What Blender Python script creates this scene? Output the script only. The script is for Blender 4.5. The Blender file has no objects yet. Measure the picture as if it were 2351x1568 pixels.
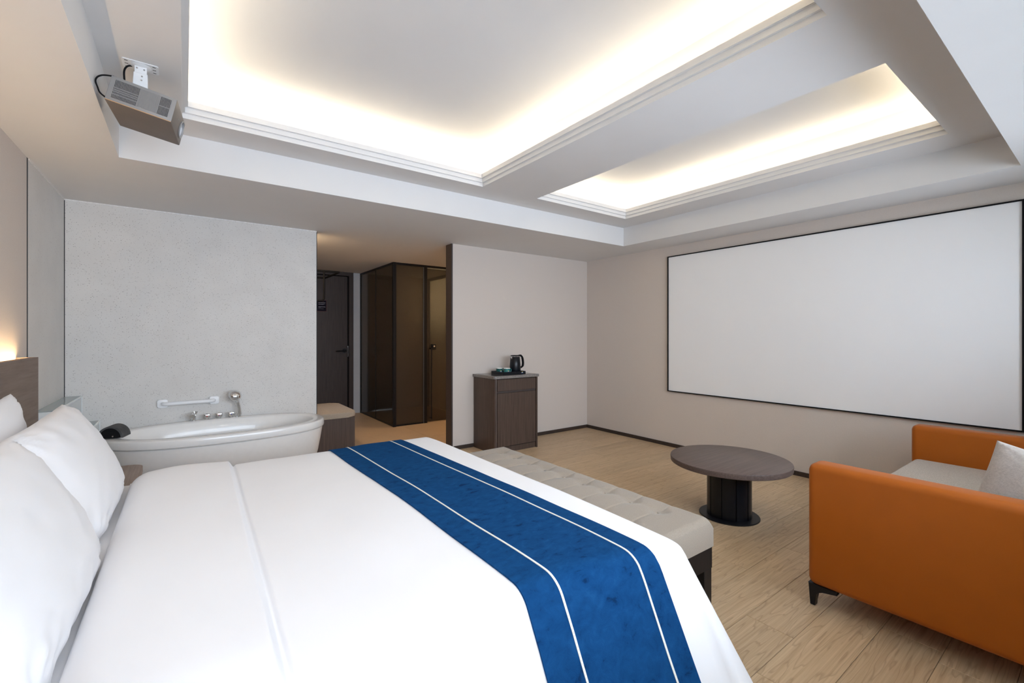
import bpy, bmesh, math, random
from mathutils import Vector, Matrix, Euler, noise

random.seed(7)
S = bpy.context.scene
C = S.collection
PI = math.pi

# ------------------------------------------------------------------ camera, world, light, exposure
FPX = 1031.0
YAW = math.radians(36.08)
cam_d = bpy.data.cameras.new('camera')
cam_d.sensor_fit = 'HORIZONTAL'
cam_d.sensor_width = 36.0
cam_d.lens = 36.0 * FPX / 2351.0
cam_d.shift_y = -14.5 / 2351.0
cam_d.clip_start = 0.02
cam = bpy.data.objects.new('camera', cam_d)
cam.location = (0, 0, 1.30)
cam.rotation_euler = (PI / 2, 0, -YAW)
C.objects.link(cam)
S.camera = cam

S.view_settings.view_transform = 'Standard'
S.view_settings.look = 'None'
S.view_settings.exposure = 0.76
S.view_settings.gamma = 1.0
S.view_settings.use_curve_mapping = False
S.cycles.use_denoising = True
S.cycles.max_bounces = 12
S.cycles.diffuse_bounces = 6
S.cycles.transparent_max_bounces = 16
S.cycles.sample_clamp_indirect = 6.0

w = bpy.data.worlds.new('sky')
S.world = w
w.use_nodes = True
w.node_tree.nodes['Background'].inputs[0].default_value = (0.80, 0.90, 1.0, 1)
w.node_tree.nodes['Background'].inputs[1].default_value = 1.0


def area(name, loc, rot, sx, sy, power, col):
    l = bpy.data.lights.new(name, 'AREA')
    l.shape = 'RECTANGLE'
    l.size, l.size_y = sx, sy
    l.energy = power
    l.color = col
    o = bpy.data.objects.new(name, l)
    o.location = loc
    o.rotation_euler = rot
    C.objects.link(o)
    return o


# daylight through the window wall behind the camera
area('window_daylight', (1.75, -0.80, 1.55), (PI / 2, 0, 0), 4.5, 1.10, 90, (0.855, 0.93, 1.09))
FILL_W = 1.3
LED_COL = (1.0, 0.85, 0.62)
LED_POWER = 22.0

# ------------------------------------------------------------------ materials
def nt(name):
    m = bpy.data.materials.new(name)
    m.use_nodes = True
    n = m.node_tree
    return m, n, n.nodes['Principled BSDF']


def N(n, t, **kw):
    x = n.nodes.new(t)
    for k, v in kw.items():
        if k in x.inputs:
            x.inputs[k].default_value = v
        else:
            setattr(x, k, v)
    return x


def ramp(n, stops):
    r = n.nodes.new('ShaderNodeValToRGB')
    el = r.color_ramp.elements
    while len(el) < len(stops):
        el.new(0.5)
    for e, (p, c) in zip(el, stops):
        e.position = p
        e.color = (c[0], c[1], c[2], 1)
    return r


def plain(name, col, rough=0.5, metal=0.0, spec=0.5, var=0.04, scale=30.0, bump=0.0, bscale=200.0, coat=0.0, sheen=0.0):
    m, n, b = nt(name)
    L = n.links
    tc = N(n, 'ShaderNodeTexCoord')
    no = N(n, 'ShaderNodeTexNoise', Scale=scale, Detail=3.0)
    L.new(tc.outputs['Object'], no.inputs['Vector'])
    lo = [max(0, c * (1 - var)) for c in col]
    hi = [min(1, c * (1 + var)) for c in col]
    r = ramp(n, [(0.3, lo), (0.7, hi)])
    L.new(no.outputs['Fac'], r.inputs['Fac'])
    L.new(r.outputs['Color'], b.inputs['Base Color'])
    b.inputs['Roughness'].default_value = rough
    b.inputs['Metallic'].default_value = metal
    b.inputs['Specular IOR Level'].default_value = spec
    b.inputs['Coat Weight'].default_value = coat
    b.inputs['Sheen Weight'].default_value = sheen
    if bump:
        n2 = N(n, 'ShaderNodeTexNoise', Scale=bscale, Detail=2.0)
        L.new(tc.outputs['Object'], n2.inputs['Vector'])
        bp = N(n, 'ShaderNodeBump', Strength=bump, Distance=0.002)
        L.new(n2.outputs['Fac'], bp.inputs['Height'])
        L.new(bp.outputs['Normal'], b.inputs['Normal'])
    return m


def speckle(name, base, dark, scale=60.0, rough=0.5, thr=0.16, bluish=0.0):
    m, n, b = nt(name)
    L = n.links
    tc = N(n, 'ShaderNodeTexCoord')
    wob = N(n, 'ShaderNodeTexNoise', Scale=scale * 3.0, Detail=1.0)
    L.new(tc.outputs['Object'], wob.inputs['Vector'])
    wm = N(n, 'ShaderNodeVectorMath', operation='MULTIPLY_ADD')
    L.new(wob.outputs['Color'], wm.inputs[0])
    wm.inputs[1].default_value = (0.35 / scale,) * 3
    L.new(tc.outputs['Object'], wm.inputs[2])
    v = N(n, 'ShaderNodeTexVoronoi', Scale=scale)
    L.new(wm.outputs[0], v.inputs['Vector'])
    sep = N(n, 'ShaderNodeSeparateColor')
    L.new(v.outputs['Color'], sep.inputs['Color'])
    th = N(n, 'ShaderNodeMath', operation='MULTIPLY')
    th.inputs[1].default_value = thr * 1.6
    L.new(sep.outputs['Red'], th.inputs[0])
    lt = N(n, 'ShaderNodeMath', operation='LESS_THAN')
    L.new(v.outputs['Distance'], lt.inputs[0])
    L.new(th.outputs[0], lt.inputs[1])
    gr = N(n, 'ShaderNodeMath', operation='GREATER_THAN')
    gr.inputs[1].default_value = 0.12
    L.new(sep.outputs['Green'], gr.inputs[0])
    mu = N(n, 'ShaderNodeMath', operation='MULTIPLY')
    L.new(lt.outputs[0], mu.inputs[0])
    gb_ = N(n, 'ShaderNodeMath', operation='MULTIPLY')
    L.new(gr.outputs[0], gb_.inputs[0])
    mrb = N(n, 'ShaderNodeMapRange')
    mrb.inputs['To Min'].default_value = 0.25
    mrb.inputs['To Max'].default_value = 1.0
    L.new(sep.outputs['Blue'], mrb.inputs['Value'])
    L.new(mrb.outputs[0], gb_.inputs[1])
    L.new(gb_.outputs[0], mu.inputs[1])
    no = N(n, 'ShaderNodeTexNoise', Scale=5.0, Detail=4.0)
    L.new(tc.outputs['Object'], no.inputs['Vector'])
    r = ramp(n, [(0.3, [c * 0.96 for c in base]), (0.7, [min(1, c * 1.03) for c in base])])
    L.new(no.outputs['Fac'], r.inputs['Fac'])
    mx = N(n, 'ShaderNodeMix', data_type='RGBA')
    L.new(mu.outputs[0], mx.inputs[0])
    L.new(r.outputs['Color'], mx.inputs[6])
    mx.inputs[7].default_value = (*dark, 1)
    L.new(mx.outputs[2], b.inputs['Base Color'])
    b.inputs['Roughness'].default_value = rough
    return m


def wood(name, c1, c2, stretch=(1.5, 28, 28), scale=3.0, rough=0.45, rings=0.0, rand=False, bump=0.15, ringcol=None):
    """straight grain along the axis of the low stretch value; rings adds contour-like cathedral figure"""
    m, n, b = nt(name)
    L = n.links
    tc = N(n, 'ShaderNodeTexCoord')
    vec = tc.outputs['Object']
    oi = N(n, 'ShaderNodeObjectInfo')
    if rand:
        cm = N(n, 'ShaderNodeCombineXYZ')
        mm = N(n, 'ShaderNodeMath', operation='MULTIPLY')
        mm.inputs[1].default_value = 61.0
        L.new(oi.outputs['Random'], mm.inputs[0])
        for k in range(3):
            L.new(mm.outputs[0], cm.inputs[k])
        ad = N(n, 'ShaderNodeVectorMath', operation='ADD')
        L.new(vec, ad.inputs[0])
        L.new(cm.outputs[0], ad.inputs[1])
        vec = ad.outputs[0]
    mp = N(n, 'ShaderNodeMapping')
    mp.inputs['Scale'].default_value = stretch
    L.new(vec, mp.inputs['Vector'])
    no = N(n, 'ShaderNodeTexNoise', Scale=scale, Detail=6.0, Roughness=0.65)
    L.new(mp.outputs[0], no.inputs['Vector'])
    r = ramp(n, [(0.30, c1), (0.70, c2)])
    L.new(no.outputs['Fac'], r.inputs['Fac'])
    col = r.outputs['Color']
    if rings:
        mp2 = N(n, 'ShaderNodeMapping')
        mp2.inputs['Scale'].default_value = (0.75, 7.0, 7.0)
        L.new(vec, mp2.inputs['Vector'])
        n3 = N(n, 'ShaderNodeTexNoise', Scale=1.15, Detail=3.5, Roughness=0.5)
        L.new(mp2.outputs[0], n3.inputs['Vector'])
        m3 = N(n, 'ShaderNodeMath', operation='MULTIPLY')
        m3.inputs[1].default_value = 17.0
        L.new(n3.outputs['Fac'], m3.inputs[0])
        fr = N(n, 'ShaderNodeMath', operation='FRACT')
        L.new(m3.outputs[0], fr.inputs[0])
        rr = ramp(n, [(0.0, (0, 0, 0)), (0.72, (0.12, 0.12, 0.12)), (0.9, (1, 1, 1)), (1.0, (0, 0, 0))])
        L.new(fr.outputs[0], rr.inputs['Fac'])
        fm = N(n, 'ShaderNodeMath', operation='MULTIPLY')
        fm.inputs[1].default_value = rings
        L.new(rr.outputs['Color'], fm.inputs[0])
        mx = N(n, 'ShaderNodeMix', data_type='RGBA')
        L.new(fm.outputs[0], mx.inputs[0])
        L.new(col, mx.inputs[6])
        rc = ringcol or [c * 0.6 for c in c1]
        mx.inputs[7].default_value = (*rc, 1)
        col = mx.outputs[2]
    if rand:
        hs = N(n, 'ShaderNodeHueSaturation')
        mr = N(n, 'ShaderNodeMapRange')
        mr.inputs['To Min'].default_value = 0.93
        mr.inputs['To Max'].default_value = 1.07
        L.new(oi.outputs['Random'], mr.inputs['Value'])
        L.new(mr.outputs[0], hs.inputs['Value'])
        L.new(col, hs.inputs['Color'])
        col = hs.outputs['Color']
    L.new(col, b.inputs['Base Color'])
    b.inputs['Roughness'].default_value = rough
    b.inputs['Specular IOR Level'].default_value = 0.35
    if bump:
        bp = N(n, 'ShaderNodeBump', Strength=bump, Distance=0.001)
        L.new(no.outputs['Fac'], bp.inputs['Height'])
        L.new(bp.outputs['Normal'], b.inputs['Normal'])
    return m


def weave(name, col, scale=420.0, rough=0.9, var=0.12, bump=0.3, sheen=0.2):
    m, n, b = nt(name)
    L = n.links
    tc = N(n, 'ShaderNodeTexCoord')
    mp = N(n, 'ShaderNodeMapping')
    mp.inputs['Scale'].default_value = (1, 1, 1)
    L.new(tc.outputs['Object'], mp.inputs['Vector'])
    v = N(n, 'ShaderNodeTexVoronoi', Scale=scale)
    L.new(mp.outputs[0], v.inputs['Vector'])
    no = N(n, 'ShaderNodeTexNoise', Scale=scale * 0.5, Detail=2.0)
    L.new(mp.outputs[0], no.inputs['Vector'])
    r = ramp(n, [(0.3, [c * (1 - var) for c in col]), (0.7, [min(1, c * (1 + var)) for c in col])])
    L.new(no.outputs['Fac'], r.inputs['Fac'])
    L.new(r.outputs['Color'], b.inputs['Base Color'])
    bp = N(n, 'ShaderNodeBump', Strength=bump, Distance=0.001)
    L.new(v.outputs['Distance'], bp.inputs['Height'])
    L.new(bp.outputs['Normal'], b.inputs['Normal'])
    b.inputs['Roughness'].default_value = rough
    b.inputs['Specular IOR Level'].default_value = 0.2
    b.inputs['Sheen Weight'].default_value = sheen
    return m


def velvet(name):
    m, n, b = nt(name)
    L = n.links
    tc = N(n, 'ShaderNodeTexCoord')
    mp = N(n, 'ShaderNodeMapping')
    mp.inputs['Scale'].default_value = (1.0, 1.7, 1.0)
    L.new(tc.outputs['Object'], mp.inputs['Vector'])
    n1 = N(n, 'ShaderNodeTexNoise', Scale=21.0, Detail=7.0, Roughness=0.66, Distortion=0.5)
    L.new(mp.outputs[0], n1.inputs['Vector'])
    r = ramp(n, [(0.31, (0.003, 0.022, 0.080)), (0.40, (0.005, 0.047, 0.150)), (0.60, (0.007, 0.060, 0.185)), (0.78, (0.012, 0.078, 0.215))])
    L.new(n1.outputs['Fac'], r.inputs['Fac'])
    L.new(r.outputs['Color'], b.inputs['Base Color'])
    b.inputs['Roughness'].default_value = 0.85
    b.inputs['Specular IOR Level'].default_value = 0.05
    b.inputs['Sheen Weight'].default_value = 0.0
    n2 = N(n, 'ShaderNodeTexNoise', Scale=300.0, Detail=2.0)
    L.new(tc.outputs['Object'], n2.inputs['Vector'])
    bp = N(n, 'ShaderNodeBump', Strength=0.4, Distance=0.002)
    L.new(n2.outputs['Fac'], bp.inputs['Height'])
    L.new(bp.outputs['Normal'], b.inputs['Normal'])
    return m


def glass(name, tint, trans=0.85, gloss_rough=0.03, white=0.0):
    m = bpy.data.materials.new(name)
    m.use_nodes = True
    n = m.node_tree
    n.nodes.clear()
    L = n.links
    out = N(n, 'ShaderNodeOutputMaterial')
    tr = N(n, 'ShaderNodeBsdfTransparent')
    tr.inputs[0].default_value = (*tint, 1)
    gl = N(n, 'ShaderNodeBsdfGlossy')
    gl.inputs['Roughness'].default_value = gloss_rough
    gl.inputs['Color'].default_value = (0.9, 0.95, 0.95, 1)
    mx = N(n, 'ShaderNodeMixShader')
    fr = N(n, 'ShaderNodeFresnel', IOR=1.45)
    L.new(fr.outputs[0], mx.inputs[0])
    L.new(tr.outputs[0], mx.inputs[1])
    L.new(gl.outputs[0], mx.inputs[2])
    last = mx.outputs[0]
    if white:
        df = N(n, 'ShaderNodeBsdfDiffuse')
        df.inputs[0].default_value = (0.90, 0.93, 0.935, 1)
        tl = N(n, 'ShaderNodeBsdfTranslucent')
        tl.inputs[0].default_value = (0.90, 0.93, 0.935, 1)
        m2 = N(n, 'ShaderNodeMixShader')
        m2.inputs[0].default_value = 0.25
        L.new(df.outputs[0], m2.inputs[1])
        L.new(tl.outputs[0], m2.inputs[2])
        m3 = N(n, 'ShaderNodeMixShader')
        m3.inputs[0].default_value = white
        L.new(last, m3.inputs[1])
        L.new(m2.outputs[0], m3.inputs[2])
        last = m3.outputs[0]
    L.new(last, out.inputs[0])
    return m


def frosted_smoke(name):
    """smoked acid-etched glass: brown tint, a milky film and a soft reflection"""
    m = bpy.data.materials.new(name)
    m.use_nodes = True
    n = m.node_tree
    n.nodes.clear()
    L = n.links
    out = N(n, 'ShaderNodeOutputMaterial')
    tr = N(n, 'ShaderNodeBsdfTransparent')
    tr.inputs[0].default_value = (0.64, 0.61, 0.57, 1)
    df = N(n, 'ShaderNodeBsdfDiffuse')
    df.inputs[0].default_value = (0.11, 0.10, 0.088, 1)
    tl = N(n, 'ShaderNodeBsdfTranslucent')
    tl.inputs[0].default_value = (0.38, 0.34, 0.29, 1)
    md = N(n, 'ShaderNodeMixShader')
    md.inputs[0].default_value = 0.6
    L.new(df.outputs[0], md.inputs[1])
    L.new(tl.outputs[0], md.inputs[2])
    ms = N(n, 'ShaderNodeMixShader')
    ms.inputs[0].default_value = 0.40
    L.new(tr.outputs[0], ms.inputs[1])
    L.new(md.outputs[0], ms.inputs[2])
    gl = N(n, 'ShaderNodeBsdfGlossy')
    gl.inputs['Roughness'].default_value = 0.12
    gl.inputs['Color'].default_value = (0.8, 0.8, 0.8, 1)
    fr = N(n, 'ShaderNodeFresnel', IOR=1.35)
    mx = N(n, 'ShaderNodeMixShader')
    L.new(fr.outputs[0], mx.inputs[0])
    L.new(ms.outputs[0], mx.inputs[1])
    L.new(gl.outputs[0], mx.inputs[2])
    L.new(mx.outputs[0], out.inputs[0])
    return m


def emit(name, col, strength):
    m = bpy.data.materials.new(name)
    m.use_nodes = True
    n = m.node_tree
    n.nodes.clear()
    out = N(n, 'ShaderNodeOutputMaterial')
    e = N(n, 'ShaderNodeEmission', Strength=strength)
    e.inputs[0].default_value = (*col, 1)
    n.links.new(e.outputs[0], out.inputs[0])
    return m


M = {}
M['paint'] = plain('ceiling_paint', (0.715, 0.71, 0.705), 0.9, spec=0.1, var=0.01, scale=4)
M['wallpaper'] = plain('beige_wallpaper', (0.63, 0.57, 0.52), 0.85, spec=0.15, var=0.03, scale=180, bump=0.12, bscale=500)
M['stone'] = speckle('speckled_stone', (0.655, 0.64, 0.615), (0.30, 0.28, 0.26), 112, 0.5, 0.205)
M['stone_grey'] = speckle('grey_speckled_stone', (0.52, 0.55, 0.60), (0.30, 0.31, 0.33), 75, 0.6, 0.15)
M['tile'] = speckle('terrazzo_floor', (0.66, 0.48, 0.31), (0.38, 0.26, 0.16), 70, 0.4, 0.2)
M['plank'] = wood('oak_plank', (0.43, 0.30, 0.175), (0.63, 0.475, 0.305), (0.8, 40, 40), 2.2, 0.42, 0.46, True, 0.08, (0.27, 0.18, 0.105))
M['subfloor'] = plain('dark_joint', (0.16, 0.11, 0.07), 0.9)
M['walnut'] = wood('dark_walnut_vertical', (0.046, 0.029, 0.022), (0.100, 0.066, 0.050), (40, 40, 1.2), 2.4, 0.45)
M['walnut_h'] = wood('dark_walnut_horizontal', (0.075, 0.052, 0.044), (0.135, 0.098, 0.084), (1.2, 46, 46), 2.4, 0.4)
M['headwood'] = wood('taupe_headboard_wood', (0.165, 0.118, 0.092), (0.235, 0.180, 0.148), (20, 1.6, 26), 2.0, 0.6, bump=0.25)
M['standwood'] = wood('taupe_nightstand_wood', (0.20, 0.145, 0.115), (0.33, 0.25, 0.205), (46, 2.0, 46), 2.4, 0.5)
M['doorwood'] = wood('dark_door_wood', (0.030, 0.021, 0.020), (0.072, 0.053, 0.049), (44, 44, 1.0), 2.6, 0.5)
M['skirt'] = wood('dark_skirting', (0.030, 0.020, 0.015), (0.060, 0.042, 0.034), (2, 30, 30), 3.0, 0.5)
M['jamb'] = plain('dark_brown_trim', (0.050, 0.036, 0.032), 0.5, var=0.1, scale=60)
M['sheet'] = plain('white_cotton', (0.86, 0.86, 0.88), 0.9, spec=0.1, var=0.006, scale=6, bump=0.06, bscale=900, sheen=0.1)
M['velvet'] = velvet('blue_velvet')
M['cream'] = plain('cream_piping', (0.80, 0.79, 0.72), 0.8, var=0.05, scale=400)
M['linen'] = weave('beige_linen', (0.315, 0.268, 0.216), 520, var=0.10)
M['seat'] = weave('taupe_seat_fabric', (0.37, 0.315, 0.25), 420, var=0.22)
M['throw'] = weave('pale_knit', (0.50, 0.46, 0.43), 230, var=0.09, bump=0.7)
M['leather'] = plain('tan_leather', (0.385, 0.098, 0.007), 0.45, spec=0.25, var=0.025, scale=9, bump=0.10, bscale=700)
M['stitch'] = plain('tan_stitching', (0.52, 0.24, 0.08), 0.7)
M['blackwood'] = wood('black_stained_wood', (0.006, 0.005, 0.005), (0.014, 0.011, 0.010), (30, 30, 2), 2.5, 0.5)
M['blackmetal'] = plain('black_metal', (0.008, 0.008, 0.010), 0.4, metal=0.0, spec=0.25, var=0.1)
M['blackgloss'] = plain('gloss_black', (0.004, 0.005, 0.008), 0.28, spec=0.3, var=0.1)
M['blackmatte'] = plain('matte_black', (0.008, 0.008, 0.009), 0.75, spec=0.12, var=0.1)
M['trimblack'] = plain('black_gap_filler', (0.020, 0.022, 0.026), 0.6, var=0.3, scale=120)
M['caulk'] = plain('white_caulk', (0.75, 0.74, 0.73), 0.8, var=0.1, scale=60)
M['acrylic'] = plain('white_acrylic', (0.80, 0.79, 0.77), 0.22, spec=0.5, var=0.01, coat=0.3)
M['apron'] = plain('white_acrylic_apron', (0.78, 0.76, 0.735), 0.3, spec=0.5, var=0.015)
M['plastic'] = plain('white_plastic', (0.86, 0.87, 0.88), 0.35, var=0.01)
M['steelwhite'] = plain('white_painted_steel', (0.80, 0.81, 0.82), 0.4, var=0.02)
M['chrome'] = plain('chrome', (0.80, 0.80, 0.80), 0.08, metal=1.0, var=0.02)
M['steel'] = plain('dark_steel', (0.16, 0.18, 0.21), 0.4, metal=0.6)
M['foam'] = plain('black_foam', (0.060, 0.060, 0.061), 0.75, var=0.25, scale=25)
M['red'] = plain('red_mark', (0.60, 0.03, 0.03), 0.5)
M['blue'] = plain('blue_mark', (0.04, 0.08, 0.45), 0.5)
M['screen'] = plain('matte_screen', (0.90, 0.905, 0.915), 0.95, spec=0.05, var=0.004, scale=2)
M['granite'] = speckle('grey_granite', (0.17, 0.155, 0.145), (0.42, 0.38, 0.35), 210, 0.3, 0.35)
M['marbledark'] = speckle('polished_dark_stone', (0.060, 0.052, 0.048), (0.12, 0.10, 0.09), 90, 0.10, 0.3)
M['teal'] = plain('teal_glaze', (0.045, 0.200, 0.195), 0.2, spec=0.6, var=0.08, scale=40)
M['tealdark'] = plain('dark_green_glaze', (0.010, 0.085, 0.080), 0.2, spec=0.6, var=0.08, scale=40)
M['porcelain'] = plain('white_porcelain', (0.80, 0.78, 0.72), 0.2)
M['yellow'] = plain('yellow_emblem', (0.75, 0.62, 0.12), 0.5)
M['emblue'] = plain('blue_emblem', (0.10, 0.19, 0.50), 0.5)
M['casegrey'] = plain('grey_plastic', (0.27, 0.265, 0.262), 0.45, var=0.02)
M['casebrown'] = plain('bronze_plastic', (0.135, 0.112, 0.095), 0.45, var=0.03)
M['copper'] = plain('copper_line', (0.72, 0.42, 0.20), 0.3, metal=0.6)
M['lens'] = plain('lens_glass', (0.62, 0.68, 0.78), 0.12, metal=0.9, var=0.2, scale=30)
M['clear'] = glass('clear_glass', (0.95, 0.98, 0.97), white=0.30)
M['frost'] = glass('frosted_glass', (0.86, 0.92, 0.92), white=0.93, gloss_rough=0.3)
M['frostclear'] = glass('lightly_frosted_glass', (0.92, 0.92, 0.88), white=0.30, gloss_rough=0.25)
M['glassedge'] = plain('pale_glass_edge', (0.86, 0.89, 0.88), 0.25, var=0.03)
M['windowglass'] = glass('window_glass', (0.97, 0.99, 0.99))
M['smoke'] = frosted_smoke('smoked_frosted_glass')
M['notice'] = plain('dark_notice', (0.014, 0.012, 0.022), 0.7, spec=0.1, var=0.1)
M['noticered'] = plain('red_notice_border', (0.16, 0.035, 0.028), 0.5)
M['noticetext'] = plain('pale_print', (0.30, 0.30, 0.36), 0.6)
M['led'] = emit('warm_led', LED_COL, LED_POWER)
M['ledhead'] = emit('headboard_led', (1.0, 0.68, 0.36), 42.0)
M['lamp'] = emit('warm_lamp', (1.0, 0.70, 0.40), 85.0)
M['closetled'] = emit('closet_led', (1.0, 0.66, 0.34), 26.0)
M['corridorfill'] = emit('corridor_fill_emission', (1.0, 0.72, 0.44), 55.0)
M['dim'] = plain('downlight_lens', (0.60, 0.57, 0.52), 0.4)

# ------------------------------------------------------------------ mesh helpers
def bm_new():
    return bmesh.new()


def obj(name, bm, m, parent=None, smooth=False, angle=40):
    me = bpy.data.meshes.new(name)
    bmesh.ops.recalc_face_normals(bm, faces=bm.faces)
    bm.to_mesh(me)
    bm.free()
    if not isinstance(m, (list, tuple)):
        m = [m]
    for k in m:
        me.materials.append(M[k])
    if smooth:
        me.polygons.foreach_set('use_smooth', [True] * len(me.polygons))
        if angle < 180:
            me.set_sharp_from_angle(angle=math.radians(angle))
    o = bpy.data.objects.new(name, me)
    C.objects.link(o)
    if parent:
        o.parent = parent
    return o


def empty(name, loc=(0, 0, 0), rz=0.0, mat=None):
    o = bpy.data.objects.new(name, None)
    o.empty_display_size = 0.1
    C.objects.link(o)
    if mat is not None:
        o.matrix_world = mat
    else:
        o.location = loc
        o.rotation_euler = (0, 0, rz)
    return o


def tag(o, label, cat, group=None):
    o['label'] = label
    o['category'] = cat
    if group:
        o['group'] = group
    return o


def struct(o, label=None):
    o['kind'] = 'structure'
    if label:
        o['label'] = label
    return o


def box(bm, x0, x1, y0, y1, z0, z1, bev=0.0, seg=2, mi=0, mat=None):
    vs = [bm.verts.new((x, y, z)) for x in (x0, x1) for y in (y0, y1) for z in (z0, z1)]
    idx = [(0, 1, 3, 2), (4, 6, 7, 5), (0, 4, 5, 1), (2, 3, 7, 6), (0, 2, 6, 4), (1, 5, 7, 3)]
    fs = [bm.faces.new([vs[i] for i in f]) for f in idx]
    for f in fs:
        f.material_index = mi
    if mat is not None:
        bmesh.ops.transform(bm, matrix=mat, verts=vs)
    if bev > 0:
        es = set()
        for f in fs:
            es.update(f.edges)
        r = bmesh.ops.bevel(bm, geom=list(es), offset=bev, segments=seg, profile=0.5, affect='EDGES')
        for f in r['faces']:
            f.material_index = mi
    return fs


def ring_box(bm, x0, x1, y0, y1, wd, z0, z1):
    """rectangular frame: hole x0..x1 / y0..y1, width wd outwards (number or (left,right,near,far))"""
    if not isinstance(wd, (tuple, list)):
        wd = (wd,) * 4
    inn = [(x0, y0), (x1, y0), (x1, y1), (x0, y1)]
    out = [(x0 - wd[0], y0 - wd[2]), (x1 + wd[1], y0 - wd[2]), (x1 + wd[1], y1 + wd[3]), (x0 - wd[0], y1 + wd[3])]
    V = {}
    for nme, loop in (('i', inn), ('o', out)):
        for k, (x, y) in enumerate(loop):
            for zi, z in enumerate((z0, z1)):
                V[nme, k, zi] = bm.verts.new((x, y, z))
    for k in range(4):
        j = (k + 1) % 4
        bm.faces.new((V['i', k, 0], V['i', j, 0], V['i', j, 1], V['i', k, 1]))
        bm.faces.new((V['o', k, 0], V['o', k, 1], V['o', j, 1], V['o', j, 0]))
        for z in (0, 1):
            bm.faces.new((V['i', k, z], V['o', k, z], V['o', j, z], V['i', j, z]))


def loft(bm, rings, close_first=True, close_last=True, closed=True, mi=0):
    R = [[bm.verts.new(p) for p in r] for r in rings]
    n = len(R[0])
    for a, b in zip(R, R[1:]):
        for k in range(n if closed else n - 1):
            j = (k + 1) % n
            f = bm.faces.new((a[k], a[j], b[j], b[k]))
            f.material_index = mi
    if close_first:
        bm.faces.new(list(reversed(R[0]))).material_index = mi
    if close_last:
        bm.faces.new(R[-1]).material_index = mi
    return R


def circle(cx, cy, z, rx, ry=None, n=32, e=2.0):
    ry = rx if ry is None else ry
    out = []
    for k in range(n):
        t = 2 * PI * k / n
        c, s = math.cos(t), math.sin(t)
        out.append((cx + rx * math.copysign(abs(c) ** (2 / e), c), cy + ry * math.copysign(abs(s) ** (2 / e), s), z))
    return out


def lathe(bm, prof, cx=0, cy=0, n=32, mi=0, caps=True):
    loft(bm, [circle(cx, cy, z, max(r, 1e-4), n=n) for r, z in prof], caps, caps, mi=mi)


def frame_at(d):
    d = Vector(d).normalized()
    up = Vector((0, 0, 1)) if abs(d.z) < 0.9 else Vector((1, 0, 0))
    a = d.cross(up).normalized()
    return a, d.cross(a).normalized()


def tube(bm, pts, r, n=10, mi=0):
    pts = [Vector(p) for p in pts]
    rad = r if isinstance(r, (list, tuple)) else [r] * len(pts)
    rings = []
    a = None
    for i, p in enumerate(pts):
        d = (pts[min(i + 1, len(pts) - 1)] - pts[max(i - 1, 0)]).normalized()
        if a is None:
            a, b = frame_at(d)
        else:
            a = (a - d * a.dot(d)).normalized()
            b = d.cross(a).normalized()
        rings.append([p + (a * math.cos(2 * PI * k / n) + b * math.sin(2 * PI * k / n)) * rad[i] for k in range(n)])
    loft(bm, rings, mi=mi)


def smooth_path(pts, sub=6):
    P = [Vector(p) for p in pts]
    out = []
    for i in range(len(P) - 1):
        p0, p1, p2, p3 = P[max(i - 1, 0)], P[i], P[i + 1], P[min(i + 2, len(P) - 1)]
        for k in range(sub):
            t = k / sub
            out.append(0.5 * ((2 * p1) + (p2 - p0) * t + (2 * p0 - 5 * p1 + 4 * p2 - p3) * t * t + (3 * p1 - p0 - 3 * p2 + p3) * t ** 3))
    out.append(P[-1])
    return out


def prism(bm, poly, axis, a0, a1, bev=0.0, seg=2, mi=0):
    """extrude a 2D polygon along axis ('x': poly is (y,z); 'y': (x,z); 'z': (x,y))"""
    def P(u, v, a):
        return {'x': (a, u, v), 'y': (u, a, v), 'z': (u, v, a)}[axis]
    A = [bm.verts.new(P(u, v, a0)) for u, v in poly]
    B = [bm.verts.new(P(u, v, a1)) for u, v in poly]
    fs = [bm.faces.new(A), bm.faces.new(list(reversed(B)))]
    n = len(poly)
    for k in range(n):
        j = (k + 1) % n
        fs.append(bm.faces.new((A[k], B[k], B[j], A[j])))
    for f in fs:
        f.material_index = mi
    if bev:
        es = set(fs[0].edges) | set(fs[1].edges)
        r = bmesh.ops.bevel(bm, geom=list(es), offset=bev, segments=seg, profile=0.5, affect='EDGES')
        for f in r['faces']:
            f.material_index = mi


def rrect(x0, x1, y0, y1, r, seg=6, corners=(1, 1, 1, 1)):
    """rounded rectangle outline, corners order: x1y1, x0y1, x0y0, x1y0"""
    out = []
    cs = [((x1, y1), 0, (-1, -1)), ((x0, y1), PI / 2, (1, -1)), ((x0, y0), PI, (1, 1)), ((x1, y0), 1.5 * PI, (-1, 1))]
    for (c, a0, s), on in zip(cs, corners):
        if not on:
            out.append(c)
            continue
        cx, cy = c[0] + s[0] * r, c[1] + s[1] * r
        for k in range(seg + 1):
            a = a0 + k / seg * PI / 2
            out.append((cx + r * math.cos(a), cy + r * math.sin(a)))
    return out


def one(name, m, parent, *b, bev=0.0, seg=2, smooth=False):
    bm = bm_new()
    box(bm, *b, bev=bev, seg=seg)
    return obj(name, bm, m, parent, smooth)


# ------------------------------------------------------------------ room dimensions
XL, XR = -0.743, 4.588
YN, YF, YS = -0.62, 4.50, 4.76
ZS, ZT, ZC = 2.335, 2.545, 2.825
XB = 1.065          # right end of the stone wall
XJ = 2.436          # jamb of the opening
YE = 7.60           # end wall of the corridor

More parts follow.
